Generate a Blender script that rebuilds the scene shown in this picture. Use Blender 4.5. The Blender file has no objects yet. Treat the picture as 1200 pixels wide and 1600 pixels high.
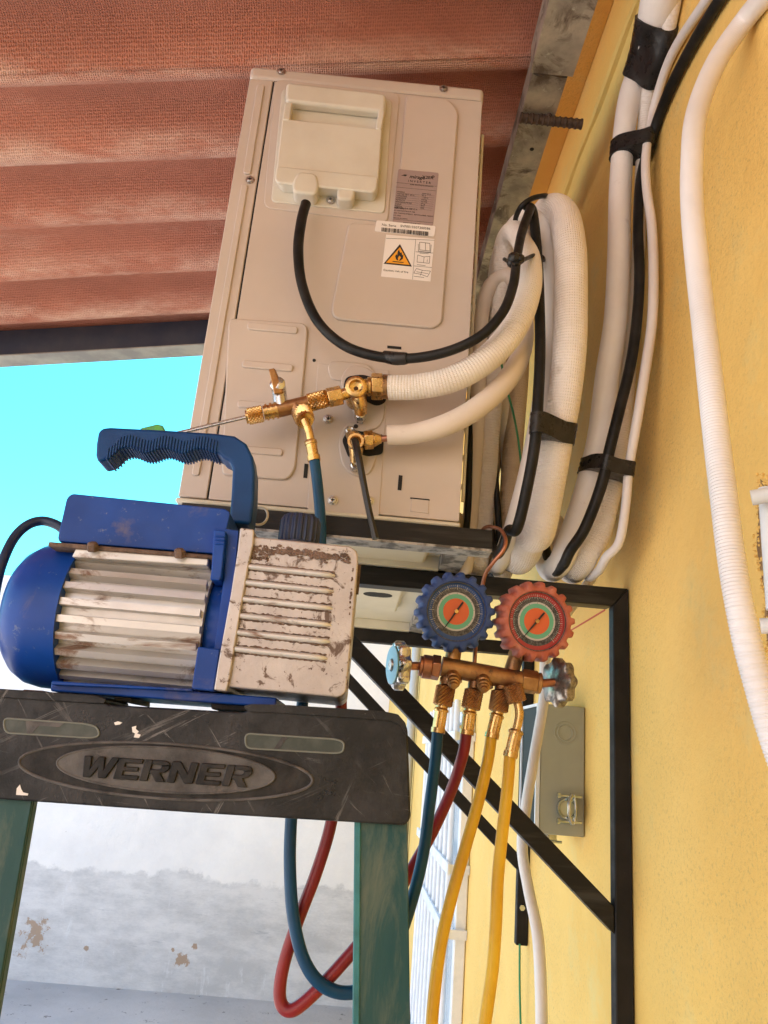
import bpy, bmesh, math, random
from mathutils import Vector, Matrix, noise
random.seed(7)
R = math.radians
scn = bpy.context.scene
C = scn.collection

# ---------------------------------------------------------------- camera
F = 1200.0                                   # focal length in pixels of a 1200 px wide frame
_y = Vector((550-600, 800-1172, -F))         # direction of the wall, in camera axes
_b = F*F*-1/(_y.x*.086+_y.y)
_z = Vector((.086*_b, _b, -F))
Yc = _y.normalized(); Zc = _z.normalized(); Xc = Yc.cross(Zc)
cam = bpy.data.cameras.new('camera'); camo = bpy.data.objects.new('camera', cam); C.objects.link(camo)
camo.matrix_world = Matrix(((Xc.x, Xc.y, Xc.z), (Yc.x, Yc.y, Yc.z), (Zc.x, Zc.y, Zc.z))).to_4x4()
cam.sensor_fit = 'HORIZONTAL'; cam.sensor_width = 36; cam.lens = 36
cam.clip_start = .02; cam.clip_end = 500
scn.camera = camo
scn.render.resolution_x = 768; scn.render.resolution_y = 1024

# ---------------------------------------------------------------- sky, sun, exposure
SUN_EL, SUN_AZ = R(50), R(35)                # azimuth clockwise from +Y (towards +X): over the yellow building
world = bpy.data.worlds.new('World'); scn.world = world; world.use_nodes = True
nt = world.node_tree; bg = nt.nodes['Background']
sky = nt.nodes.new('ShaderNodeTexSky'); sky.sky_type = 'NISHITA'; sky.sun_disc = False
sky.sun_elevation = SUN_EL; sky.sun_rotation = SUN_AZ; sky.air_density = 1.0; sky.dust_density = .6; sky.ozone_density = 1.0
tc = nt.nodes.new('ShaderNodeTexCoord'); sx = nt.nodes.new('ShaderNodeSeparateXYZ')
rp = nt.nodes.new('ShaderNodeValToRGB'); rp.color_ramp.elements[0].position = .48; rp.color_ramp.elements[1].position = .62
rp.color_ramp.elements[0].color = (1, 1, 1, 1); rp.color_ramp.elements[1].color = (0, 0, 0, 1)
hz = nt.nodes.new('ShaderNodeMixRGB'); hz.blend_type = 'MULTIPLY'; hz.inputs[2].default_value = (.22, 1.0, .95, 1)
nt.links.new(tc.outputs['Generated'], sx.inputs[0]); nt.links.new(sx.outputs['Z'], rp.inputs[0])
fy = nt.nodes.new('ShaderNodeMapRange'); fy.inputs[1].default_value = .2; fy.inputs[2].default_value = .6; nt.links.new(sx.outputs['Y'], fy.inputs[0])
mk = nt.nodes.new('ShaderNodeMath'); mk.operation = 'MULTIPLY'; nt.links.new(rp.outputs[0], mk.inputs[0]); nt.links.new(fy.outputs[0], mk.inputs[1])
nt.links.new(mk.outputs[0], hz.inputs[0]); nt.links.new(sky.outputs[0], hz.inputs[1])
nt.links.new(hz.outputs[0], bg.inputs[0]); bg.inputs[1].default_value = .15
sl = bpy.data.lights.new('sun', 'SUN'); sl.energy = 5; sl.angle = R(.5); sl.color = (1, .93, .82)
so = bpy.data.objects.new('sun', sl); C.objects.link(so)
sd = Vector((math.sin(SUN_AZ)*math.cos(SUN_EL), math.cos(SUN_AZ)*math.cos(SUN_EL), math.sin(SUN_EL)))
so.rotation_euler = sd.to_track_quat('Z', 'Y').to_euler(); so.location = sd*30
scn.view_settings.view_transform = 'Standard'; scn.view_settings.look = 'None'
scn.view_settings.gamma = 1; scn.view_settings.exposure = 1.86
scn.cycles.max_bounces = 10; scn.cycles.diffuse_bounces = 6; scn.cycles.glossy_bounces = 4
scn.cycles.caustics_reflective = False; scn.cycles.caustics_refractive = False
scn.cycles.use_denoising = True

# ---------------------------------------------------------------- rays of the survey photograph
def ray(px, py):
    d = Vector((px-600, 800-py, -F)); return Vector((d.dot(Xc), d.dot(Yc), d.dot(Zc)))
def P(px, py, Y): r = ray(px, py); return r*(Y/r.y)
def WP(px, py, X): r = ray(px, py); return r*(X/r.x)
def ZP(px, py, Z): r = ray(px, py); return r*(Z/r.z)
XW = .33                                     # the yellow wall's plane
GZ = -2.2                                    # the ground
def T(px, py, Y, r=.01):                     # a point at depth Y kept clear of the wall
    p = P(px, py, Y)
    return p if p.x < XW-r-.002 else WP(px, py, XW-r-.002)

# ---------------------------------------------------------------- materials
MATS = {}
def mat(name, col, rough=.5, metal=0, col2=None, sc=8, lo=.4, hi=.62, det=6, dirt=None, dsc=20, dlo=.55, dhi=.63,
        bump=0, bsc=200, bdet=3, uvbump=None, coat=0, spec=.5, stretch=None, rvar=0, dirt2=None, d2sc=60, d2lo=.62, d2hi=.66, bdist=.002):
    m = bpy.data.materials.new(name); m.use_nodes = True; t = m.node_tree; N = t.nodes; L = t.links
    b = N['Principled BSDF']; b.inputs['Base Color'].default_value = (*col, 1)
    b.inputs['Roughness'].default_value = rough; b.inputs['Metallic'].default_value = metal
    b.inputs['Coat Weight'].default_value = coat; b.inputs['Specular IOR Level'].default_value = spec
    tcn = N.new('ShaderNodeTexCoord'); src = tcn.outputs['Object']
    if stretch:
        mp = N.new('ShaderNodeMapping'); mp.inputs['Scale'].default_value = stretch; L.new(src, mp.inputs[0]); src = mp.outputs[0]
    def nz(scale, d, dist=0, rgh=.6):
        n = N.new('ShaderNodeTexNoise'); n.inputs['Scale'].default_value = scale; n.inputs['Detail'].default_value = d
        n.inputs['Roughness'].default_value = rgh; n.inputs['Distortion'].default_value = dist; L.new(src, n.inputs['Vector']); return n.outputs[0]
    def ramp(s, a, c):
        r = N.new('ShaderNodeMapRange'); r.inputs[1].default_value = a; r.inputs[2].default_value = c; L.new(s, r.inputs[0]); return r.outputs[0]
    cur = None
    def mix(fac, c2):
        nonlocal cur
        x = N.new('ShaderNodeMixRGB'); L.new(fac, x.inputs[0]); x.inputs[1].default_value = (*col, 1)
        if cur: L.new(cur, x.inputs[1])
        x.inputs[2].default_value = (*c2, 1); cur = x.outputs[0]
    if col2: mix(ramp(nz(sc, det), lo, hi), col2)
    df = None
    if dirt: df = ramp(nz(dsc, 9, .6, .68), dlo, dhi); mix(df, dirt)
    if dirt2: mix(ramp(nz(d2sc, 8, 0, .7), d2lo, d2hi), dirt2)
    if cur: L.new(cur, b.inputs['Base Color'])
    if rvar or df is not None:
        a = ramp(nz(sc*3, 5), .3, .7); r = N.new('ShaderNodeMapRange'); r.inputs[3].default_value = max(.02, rough-rvar); r.inputs[4].default_value = min(1, rough+rvar+.02)
        L.new(a, r.inputs[0]); L.new(r.outputs[0], b.inputs['Roughness'])
    if df is not None and metal > 0:
        inv = N.new('ShaderNodeMapRange'); inv.inputs[3].default_value = metal; inv.inputs[4].default_value = 0
        L.new(df, inv.inputs[0]); L.new(inv.outputs[0], b.inputs['Metallic'])
    nrm = None
    if bump:
        bn = N.new('ShaderNodeBump'); bn.inputs['Strength'].default_value = bump; bn.inputs['Distance'].default_value = bdist
        L.new(nz(bsc, bdet), bn.inputs['Height']); nrm = bn.outputs[0]
    if uvbump:                               # (rings per metre, threads around, strength)
        w1 = N.new('ShaderNodeTexWave'); w1.inputs['Scale'].default_value = 1; w1.wave_profile = 'SIN'
        mp = N.new('ShaderNodeMapping'); mp.inputs['Scale'].default_value = (0, uvbump[0]/3.14159/2*6.2832/6.2832*1.0*20/20, 0)
        mp.inputs['Rotation'].default_value = (0, 0, 0)
        sep = N.new('ShaderNodeSeparateXYZ'); L.new(tcn.outputs['UV'], sep.inputs[0])
        def sinw(o, f):
            a = N.new('ShaderNodeMath'); a.operation = 'MULTIPLY'; a.inputs[1].default_value = f*6.28318; L.new(o, a.inputs[0])
            s = N.new('ShaderNodeMath'); s.operation = 'SINE'; L.new(a.outputs[0], s.inputs[0]); return s.outputs[0]
        N.remove(w1); N.remove(mp)
        ad = N.new('ShaderNodeMath'); ad.operation = 'ADD'; L.new(sinw(sep.outputs[1], uvbump[0]), ad.inputs[0]); L.new(sinw(sep.outputs[0], uvbump[1]), ad.inputs[1])
        b2 = N.new('ShaderNodeBump'); b2.inputs['Strength'].default_value = uvbump[2]; b2.inputs['Distance'].default_value = .0012
        L.new(ad.outputs[0], b2.inputs['Height'])
        if nrm: L.new(nrm, b2.inputs['Normal'])
        nrm = b2.outputs[0]
    if nrm: L.new(nrm, b.inputs['Normal'])
    MATS[name] = m; return m

BLK = (.018, .017, .016)
M_ac = mat('casing_paint', (.60, .52, .465), .38, col2=(.55, .475, .42), sc=5, bump=.04, bsc=600, rvar=.05)
M_acd = mat('dark_gap', (.012, .012, .012), .8)
M_pan = mat('base_pan_paint', (.74, .70, .58), .4, col2=(.66, .62, .50), sc=9)
M_cover = mat('cover_plastic', (.68, .65, .57), .42, bump=.03, bsc=400, col2=(.62, .58, .50), sc=12)
M_screw = mat('screw_steel', (.55, .54, .52), .3, 1, dirt=(.12, .09, .07), dsc=300, dlo=.5, dhi=.65)
M_label = mat('label_silver', (.40, .31, .30), .45, .2)
M_white = mat('label_white', (.82, .78, .76), .5)
M_ink = mat('ink_black', (.02, .018, .02), .6)
M_orange = mat('sign_orange', (.85, .38, .03), .5)
M_brass = mat('brass', (.72, .48, .20), .28, 1, col2=(.55, .34, .14), sc=60, dirt=(.10, .05, .025), dsc=70, dlo=.58, dhi=.70, rvar=.1)
M_brassold = mat('tarnished_brass', (.46, .26, .11), .42, .9, col2=(.30, .15, .07), sc=50, dirt=(.04, .022, .015), dsc=45, dlo=.56, dhi=.66, rvar=.1)
M_copper = mat('copper', (.50, .22, .13), .35, .9, col2=(.30, .14, .09), sc=60)
M_chrome = mat('chrome', (.62, .61, .59), .24, 1, dirt=(.16, .12, .10), dsc=90, dlo=.52, dhi=.66)
M_foamw = mat('white_foam', (.86, .83, .80), .6, col2=(.80, .76, .73), sc=10, bump=.12, bsc=300, dirt=(.50, .42, .36), dsc=25, dlo=.62, dhi=.80)
M_foamb = mat('beige_foam', (.76, .68, .61), .55, col2=(.70, .62, .55), sc=10, bump=.12, bsc=300, dirt=(.50, .42, .36), dsc=25, dlo=.62, dhi=.80)
M_foamr = mat('woven_foam', (.88, .83, .78), .6, col2=(.80, .73, .66), sc=12, uvbump=(300, 44, .4), dirt=(.52, .42, .32), dsc=20, dlo=.62, dhi=.82)
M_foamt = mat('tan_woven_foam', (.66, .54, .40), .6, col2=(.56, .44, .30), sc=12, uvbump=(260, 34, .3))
M_foamg = mat('grey_foam', (.50, .45, .37), .6, col2=(.42, .37, .30), sc=12, bump=.1, bsc=300)
M_pvc = mat('pvc_white', (.78, .74, .72), .42, col2=(.70, .65, .62), sc=9)
M_cable = mat('black_rubber', (.009, .009, .009), .42, bump=.1, bsc=150, rvar=.1, col2=(.02, .019, .018), sc=30, spec=.2)
M_tape = mat('black_tape', (.014, .013, .013), .30, bump=.5, bsc=90, rvar=.1, col2=(.03, .028, .027), sc=30, spec=.3)
M_green = mat('green_wire', (.02, .22, .09), .4)
M_blue = mat('pump_blue', (.006, .058, .33), .36, col2=(.006, .044, .25), sc=15, dirt=(.19, .15, .15), dsc=14, dlo=.57, dhi=.80, rvar=.08, dirt2=(.12, .16, .30), d2sc=95, d2lo=.62, d2hi=.70, bump=.04, bsc=200, spec=.28)
M_bluegrip = mat('grip_blue', (.006, .055, .20), .42, spec=.25, col2=(.005, .042, .16), sc=20, bump=.06, bsc=300)
M_navy = mat('cap_navy', (.016, .030, .085), .45, bump=.06, bsc=300, col2=(.02, .03, .07), sc=40)
M_alu = mat('fin_aluminium', (.60, .575, .56), .42, .45, col2=(.70, .68, .66), sc=30, dirt=(.24, .15, .11), dsc=35, dlo=.56, dhi=.66, rvar=.08, stretch=(.5, 1, 1))
M_cast = mat('cast_aluminium', (.55, .50, .475), .42, .5, col2=(.46, .41, .39), sc=25, dirt=(.13, .08, .058), dsc=62, dlo=.56, dhi=.62, bump=.15, bsc=350, rvar=.08, dirt2=(.09, .05, .035), d2sc=260, d2lo=.62, d2hi=.66)
M_grime = mat('grime', (.10, .06, .042), .8, col2=(.20, .13, .10), sc=90, bump=.6, bsc=500)
M_cap = None
M_capd = mat('ladder_plastic_worn', (.125, .118, .118), .45, col2=(.05, .046, .046), sc=30, bump=.3, bsc=200, dirt=(.15, .13, .12), dsc=60, dlo=.58, dhi=.7, spec=.25)
M_capk = mat('ladder_letter', (.008, .0075, .0075), .5, col2=(.032, .029, .028), sc=50, bump=.2, bsc=300, spec=.25)
M_fibre = mat('green_fibreglass', (.012, .062, .066), .45, spec=.3, col2=(.028, .080, .076), sc=14, lo=.35, hi=.66, det=9, dirt=(.13, .15, .11), dsc=30, dlo=.5, dhi=.75, stretch=(1.5, 1, .35), bump=.15, bsc=160, rvar=.1)
M_fibreedge = mat('fibreglass_edge', (.035, .20, .22), .4, col2=(.02, .13, .15), sc=40)
M_steel = mat('black_steel_paint', (.016, .0145, .014), .52, col2=(.026, .023, .021), sc=15, bump=.10, bsc=120, rvar=.12, dirt=(.07, .06, .05), dsc=60, dlo=.66, dhi=.72, spec=.14)
M_steels = mat('scratched_black_steel', (.012, .011, .011), .38, col2=(.04, .038, .036), sc=22, lo=.5, hi=.65, bump=.3, bsc=60, stretch=(.25, 1, 3), dirt=(.32, .31, .30), dsc=55, dlo=.68, dhi=.72, spec=.25)
M_raw = mat('scraped_steel', (.10, .095, .09), .45, .5, col2=(.42, .40, .38), sc=45, lo=.42, hi=.55, bump=.3, bsc=200)
M_galv = mat('galvanised_steel', (.56, .50, .40), .45, .4, col2=(.28, .25, .21), sc=14, lo=.38, hi=.6, dirt=(.11, .075, .05), dsc=17, dlo=.50, dhi=.60, rvar=.1, bump=.12, bsc=50, dirt2=(.62, .60, .50), d2sc=60, d2lo=.60, d2hi=.70)
M_weld = mat('burnt_weld', (.05, .052, .058), .5, .5, col2=(.14, .09, .06), sc=60, bump=.6, bsc=200)
M_rebar = mat('rusty_rebar', (.075, .05, .04), .6, .3, col2=(.13, .09, .07), sc=120)
M_purlin = mat('navy_purlin', (.045, .055, .085), .45, .2, col2=(.075, .08, .10), sc=10, bump=.1, bsc=60, spec=.25)
M_purlinl = mat('purlin_flange', (.42, .42, .38), .5, .2, col2=(.28, .28, .27), sc=16)
M_box = mat('grey_green_enamel', (.38, .38, .30), .42, col2=(.34, .34, .265), sc=12, bump=.04, bsc=400)
M_boxd = mat('dark_cover', (.018, .028, .026), .5, spec=.12)
M_zinc = mat('zinc_plate', (.62, .62, .58), .25, .9, col2=(.45, .50, .45), sc=120)
M_grille = mat('white_grille_paint', (.80, .82, .84), .4, col2=(.70, .73, .76), sc=20)
M_pane = mat('window_pane', (.55, .62, .66), .15, 0, col2=(.50, .55, .58), sc=4)
M_hosebl = mat('hose_blue', (.006, .068, .16), .36, col2=(.005, .05, .12), sc=20, spec=.3, bump=.05, bsc=100)
M_hosere = mat('hose_red', (.28, .022, .024), .34, col2=(.21, .016, .02), sc=20, spec=.35, bump=.05, bsc=100)
M_hoseye = mat('hose_yellow', (.82, .50, .03), .36, col2=(.70, .38, .02), sc=14, spec=.4, dirt=(.30, .16, .03), dsc=60, dlo=.68, dhi=.78)
M_bootb = mat('boot_blue', (.022, .060, .22), .55, col2=(.04, .085, .26), sc=60, bump=.2, bsc=300, dirt=(.14, .17, .26), dsc=60, dlo=.60, dhi=.8)
M_bootr = mat('boot_red', (.42, .10, .060), .55, col2=(.52, .17, .11), sc=60, bump=.2, bsc=300, dirt=(.58, .30, .22), dsc=60, dlo=.56, dhi=.8)
M_dblue = mat('dial_blue', (.02, .075, .25), .4); M_dred = mat('dial_red', (.42, .045, .045), .4)
M_dblack = mat('dial_black', (.03, .03, .035), .4, col2=(.12, .12, .12), sc=500); M_dwhite = mat('dial_white', (.52, .50, .48), .4)
M_dgreen = mat('dial_green', (.13, .42, .27), .4); M_dor = mat('dial_orange', (.66, .13, .045), .4)
M_skyl = mat('wheel_sticker', (.30, .62, .80), .4, dirt=(.7, .7, .7), dsc=200, dlo=.6, dhi=.65)
M_lime = mat('green_plastic', (.10, .42, .05), .35, col2=(.05, .20, .12), sc=80)
M_cord = mat('pump_cord', (.012, .028, .07), .45)

def nodes_of(m): return m.node_tree.nodes, m.node_tree.links, m.node_tree.nodes['Principled BSDF']
def basic(name, rough=.8):
    m = bpy.data.materials.new(name); m.use_nodes = True; N, L, b = nodes_of(m); b.inputs['Roughness'].default_value = rough
    t = N.new('ShaderNodeTexCoord'); return m, N, L, b, t.outputs['Object']
def Nz(N, L, src, s, d=6, r=.6, dist=0, scale=None):
    if scale:
        mp = N.new('ShaderNodeMapping'); mp.inputs['Scale'].default_value = scale; L.new(src, mp.inputs[0]); src = mp.outputs[0]
    n = N.new('ShaderNodeTexNoise'); n.inputs['Scale'].default_value = s; n.inputs['Detail'].default_value = d
    n.inputs['Roughness'].default_value = r; n.inputs['Distortion'].default_value = dist; L.new(src, n.inputs['Vector']); return n.outputs[0]
def Rg(N, L, s, a, b, c=0, d=1):
    r = N.new('ShaderNodeMapRange')
    for i, v in ((1, a), (2, b), (3, c), (4, d)): r.inputs[i].default_value = v
    L.new(s, r.inputs[0]); return r.outputs[0]
def Mx(N, L, f, a, b, mode='MIX'):
    x = N.new('ShaderNodeMixRGB'); x.blend_type = mode
    for i, v in ((0, f), (1, a), (2, b)):
        if isinstance(v, (tuple, list)): x.inputs[i].default_value = (*v, 1)
        elif isinstance(v, (int, float)): x.inputs[i].default_value = v
        else: L.new(v, x.inputs[i])
    return x.outputs[0]
def Ma(N, L, op, a, b):
    x = N.new('ShaderNodeMath'); x.operation = op
    for i, v in ((0, a), (1, b)):
        if isinstance(v, (int, float)): x.inputs[i].default_value = v
        else: L.new(v, x.inputs[i])
    return x.outputs[0]
def Bp(N, L, h, s, dist, prev=None):
    b = N.new('ShaderNodeBump'); b.inputs['Strength'].default_value = s; b.inputs['Distance'].default_value = dist; L.new(h, b.inputs['Height'])
    if prev: L.new(prev, b.inputs['Normal'])
    return b.outputs[0]

# yellow stucco
m, N, L, b, src = basic('yellow_stucco', .85); M_wall = m
c = Mx(N, L, Rg(N, L, Nz(N, L, src, 2.2, 5), .35, .68), (.86, .575, .175), (.79, .49, .12))
c = Mx(N, L, Rg(N, L, Nz(N, L, src, 9, 8, .7), .55, .75), c, (.72, .55, .21))
rough_mask = Rg(N, L, Nz(N, L, src, 3.1, 4), .40, .56)
speck = Rg(N, L, Nz(N, L, src, 260, 4, .7, scale=(1, 1, .8)), .54, .66)
c = Mx(N, L, Ma(N, L, 'MULTIPLY', speck, Ma(N, L, 'MULTIPLY', rough_mask, .5)), c, (.42, .28, .10))
c = Mx(N, L, Rg(N, L, Nz(N, L, src, 42, 3, .8, scale=(1, 1, .5)), .765, .785), c, (.40, .24, .09))
L.new(c, b.inputs['Base Color'])
h = Ma(N, L, 'ADD', Nz(N, L, src, 60, 8, .65), Ma(N, L, 'MULTIPLY', Nz(N, L, src, 260, 4), Ma(N, L, 'MULTIPLY', rough_mask, .7)))
L.new(Bp(N, L, h, .6, .0035, Bp(N, L, Nz(N, L, src, 9, 4), .35, .02)), b.inputs['Normal'])
# far whitewashed wall
m, N, L, b, src = basic('whitewash', .9); M_far = m
sp = N.new('ShaderNodeSeparateXYZ'); L.new(src, sp.inputs[0])
hgt = Ma(N, L, 'ADD', sp.outputs[2], Ma(N, L, 'MULTIPLY', Ma(N, L, 'SUBTRACT', Nz(N, L, src, .9, 12, .68), .5), .55))
low = Rg(N, L, hgt, .975, .945)
c = Mx(N, L, Rg(N, L, Nz(N, L, src, 1.6, 9, .7), .38, .66), (.90, .87, .83), (.80, .78, .76))
c2 = Mx(N, L, Rg(N, L, Nz(N, L, src, 2.6, 12, .78, scale=(.6, 1, 1.6)), .40, .60), (.55, .54, .53), (.74, .72, .70))
c2 = Mx(N, L, Rg(N, L, Nz(N, L, src, 6, 12, .8, scale=(.25, 1, 1.5)), .60, .68), c2, (.42, .42, .43))
c2 = Mx(N, L, Rg(N, L, Nz(N, L, src, 4, 12, .8, scale=(1.6, 1, .35)), .58, .66), c2, (.80, .80, .80))
c = Mx(N, L, low, c, c2)
nn = Nz(N, L, src, 7, 10, .72)
for (qx, qy, rad) in ((48, 1468, .30), (285, 1500, .13), (306, 1480, .07), (134, 1481, .06), (270, 1483, .05)):
    w0 = P(qx, qy, 7.9); ds = N.new('ShaderNodeVectorMath'); ds.operation = 'DISTANCE'
    cmb = N.new('ShaderNodeCombineXYZ'); L.new(sp.outputs[0], cmb.inputs[0]); L.new(sp.outputs[2], cmb.inputs[2]); L.new(cmb.outputs[0], ds.inputs[0])
    ds.inputs[1].default_value = (w0.x-(-9+XW-.002)/2, 0, w0.z-GZ)
    pm_ = Ma(N, L, 'ADD', nn, Rg(N, L, ds.outputs['Value'], 0, rad, .20, -.12)); c = Mx(N, L, Rg(N, L, pm_, .585, .61), c, (.43, .31, .22))
c = Mx(N, L, Rg(N, L, Nz(N, L, src, 9, 5, .8), .71, .73), c, (.20, .18, .16))
L.new(c, b.inputs['Base Color']); L.new(Bp(N, L, Nz(N, L, src, 5, 9, .7), .5, .03), b.inputs['Normal'])
# ground
m, N, L, b, src = basic('dusty_concrete', .9); M_ground = m
c = Mx(N, L, Rg(N, L, Nz(N, L, src, 1.2, 8), .35, .7), (.56, .53, .50), (.42, .40, .38))
c = Mx(N, L, Rg(N, L, Nz(N, L, src, 7, 9, .75), .60, .64), c, (.16, .15, .14))
L.new(c, b.inputs['Base Color']); L.new(Bp(N, L, Nz(N, L, src, 18, 9), .4, .02), b.inputs['Normal'])
# scuffed black plastic
m, N, L, b, src = basic('ladder_plastic', .38); M_cap = m; b.inputs['Specular IOR Level'].default_value = .35
c = Mx(N, L, Rg(N, L, Nz(N, L, src, 22, 10, .72), .42, .60), (.007, .007, .0075), (.028, .027, .029))
for ang, thr, sc_ in ((.5, .60, 26), (-.7, .61, 30), (1.2, .62, 24), (-.1, .62, 28), (2.2, .63, 34)):
    mp = N.new('ShaderNodeMapping'); mp.inputs['Rotation'].default_value = (0, ang, 0); L.new(src, mp.inputs[0])
    sc2 = N.new('ShaderNodeMapping'); sc2.inputs['Scale'].default_value = (.18, 1, 3.2); L.new(mp.outputs[0], sc2.inputs[0])
    scr = Rg(N, L, Nz(N, L, sc2.outputs[0], sc_, 7, .75, .4), thr, thr+.03)
    c = Mx(N, L, Ma(N, L, 'MULTIPLY', scr, Rg(N, L, Nz(N, L, src, 9, 4), .42, .62)), c, (.20, .19, .19))
c = Mx(N, L, Rg(N, L, Nz(N, L, src, 34, 10, .8), .64, .67), c, (.20, .185, .18))
c = Mx(N, L, Rg(N, L, Nz(N, L, src, 26, 9, .8), .73, .745), c, (.50, .47, .45))
L.new(c, b.inputs['Base Color']); L.new(Rg(N, L, Nz(N, L, src, 30, 8), .35, .65, .25, .6), b.inputs['Roughness'])
L.new(Bp(N, L, Nz(N, L, src, 55, 9, .7), .45, .002, Bp(N, L, Nz(N, L, src, 300, 3), .3, .0006)), b.inputs['Normal'])
# roof sheets: dimpled terracotta fibre
m, N, L, b, src = basic('terracotta_fibre_sheet', .75); M_roof = m
c = Mx(N, L, Rg(N, L, Nz(N, L, src, 5, 8, .65, scale=(.5, 1, 1)), .35, .68), (.62, .245, .16), (.44, .16, .105))
c = Mx(N, L, Rg(N, L, Nz(N, L, src, 8, 8, .75, scale=(.3, 1, 1)), .56, .72), c, (.66, .34, .25))
c = Mx(N, L, Rg(N, L, Nz(N, L, src, 7, 9, .8, .5, scale=(.5, 1.4, 1)), .66, .72), c, (.78, .52, .42))
vo = N.new('ShaderNodeTexVoronoi'); vo.voronoi_dimensions = '2D'; vo.inputs['Scale'].default_value = 300; vo.inputs['Randomness'].default_value = .3; L.new(src, vo.inputs['Vector'])
pit = Rg(N, L, vo.outputs['Distance'], .08, .50)
sy = N.new('ShaderNodeSeparateXYZ'); L.new(src, sy.inputs[0])
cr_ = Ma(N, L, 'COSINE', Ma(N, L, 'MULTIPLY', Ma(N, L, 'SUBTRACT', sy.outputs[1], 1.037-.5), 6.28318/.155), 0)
crest_pale = Ma(N, L, 'MULTIPLY', Rg(N, L, cr_, .35, 1), Rg(N, L, Nz(N, L, src, 7, 9, .75, scale=(.35, 1.2, 1)), .44, .66))  # paler streaks along the low crests, broken up by noise
c = Mx(N, L, crest_pale, c, (.86, .60, .48))
c = Mx(N, L, Rg(N, L, Nz(N, L, src, 3.0, 8, .7, scale=(.6, 1.5, 1)), .50, .70), c, (.42, .165, .11))
c = Mx(N, L, Rg(N, L, pit, .7, 0, 0, .34), c, (.20, .075, .05))
L.new(c, b.inputs['Base Color'])
L.new(Bp(N, L, pit, .8, .002, Bp(N, L, Nz(N, L, src, 40, 5), .4, .004)), b.inputs['Normal'])

# ---------------------------------------------------------------- object helpers
def tag(o, label=None, cat=None, group=None, kind=None):
    if label: o['label'] = label
    if cat: o['category'] = cat
    if group: o['group'] = group
    if kind: o['kind'] = kind
    return o
OFF = {}
def thing(name, label, cat, loc, group=None):
    o = bpy.data.objects.new(name, None); C.objects.link(o); o.location = loc; o.empty_display_size = .05
    OFF[o] = Vector(loc); return tag(o, label, cat, group)
def obj(name, bm, m, parent=None, bevel=0, seg=2, smooth=40, label=None):
    if parent is not None: off = OFF[parent]
    else:
        vs = [v.co for v in bm.verts]
        off = Vector(((min(v.x for v in vs)+max(v.x for v in vs))/2, (min(v.y for v in vs)+max(v.y for v in vs))/2, min(v.z for v in vs)))
    bmesh.ops.translate(bm, verts=bm.verts, vec=-off)
    bmesh.ops.recalc_face_normals(bm, faces=bm.faces)
    me = bpy.data.meshes.new(name); bm.to_mesh(me); bm.free()
    ms = m if isinstance(m, (list, tuple)) else [m]
    for x in ms: me.materials.append(x)
    if smooth: me.shade_smooth(); me.set_sharp_from_angle(angle=R(smooth))
    o = bpy.data.objects.new(name, me); C.objects.link(o)
    if parent is not None: o.parent = parent
    else: o.location = off
    OFF[o] = off
    if bevel:
        bv = o.modifiers.new('bevel', 'BEVEL'); bv.width = bevel; bv.segments = seg; bv.limit_method = 'ANGLE'; bv.angle_limit = R(35); bv.harden_normals = False
    if label: o['label'] = label
    return o
B = bmesh.new
def box(bm, x0, x1, y0, y1, z0, z1):
    v = [bm.verts.new(p) for p in ((x0,y0,z0),(x1,y0,z0),(x1,y1,z0),(x0,y1,z0),(x0,y0,z1),(x1,y0,z1),(x1,y1,z1),(x0,y1,z1))]
    for f in ((0,1,2,3),(4,5,6,7),(0,1,5,4),(1,2,6,5),(2,3,7,6),(3,0,4,7)): bm.faces.new([v[i] for i in f])
    return bm
def beam(bm, a, b, w, d, up=Vector((0,0,1))):        # rectangular bar from a to b; w across, d along "up"
    a, b = Vector(a), Vector(b); t = (b-a).normalized(); s = t.cross(up).normalized(); u = s.cross(t).normalized()
    v = [bm.verts.new(p+s*(i*w/2)+u*(j*d/2)) for p in (a, b) for i, j in ((-1,-1),(1,-1),(1,1),(-1,1))]
    for f in ((0,1,2,3),(4,5,6,7),(0,1,5,4),(1,2,6,5),(2,3,7,6),(3,0,4,7)): bm.faces.new([v[i] for i in f])
    return bm
def extr(bm, pts, vec):                              # closed outline pushed along vec
    a = [bm.verts.new(p) for p in pts]; b = [bm.verts.new(Vector(p)+vec) for p in pts]; n = len(a)
    bm.faces.new(a); bm.faces.new(b[::-1])
    for i in range(n): bm.faces.new((a[i], a[(i+1)%n], b[(i+1)%n], b[i]))
    return bm
def prism(bm, px, Y0, Y1, Yref=None):
    pts = [P(x, y, Yref or Y0) for x, y in px]
    for p in pts: p.y = Y0
    return extr(bm, pts, Vector((0, Y1-Y0, 0)))
def rnd(pts, r, n=4):                                # round the corners of an outline
    out = []; k = len(pts)
    for i in range(k):
        p = Vector(pts[i]); a = Vector(pts[i-1]); b = Vector(pts[(i+1)%k]); rr = r[i] if isinstance(r, (list, tuple)) else r
        da, db = (a-p), (b-p); q = min(rr, da.length*.45, db.length*.45)
        if q <= 0: out.append(tuple(p)); continue
        s, e = p+da.normalized()*q, p+db.normalized()*q
        for j in range(n+1):
            t = j/n; out.append(tuple(s*(1-t)**2+p*2*t*(1-t)+e*t*t))
    return out
def catmull(pts, sub):
    P_ = [pts[0]*2-pts[1]]+list(pts)+[pts[-1]*2-pts[-2]]; out = []
    for i in range(1, len(P_)-2):
        a, b, c, d = P_[i-1:i+3]
        for j in range(sub):
            t = j/sub; out.append(.5*((2*b)+(c-a)*t+(2*a-5*b+4*c-d)*t*t+(3*b-a-3*c+d)*t**3))
    out.append(P_[-2]); return out
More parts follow.
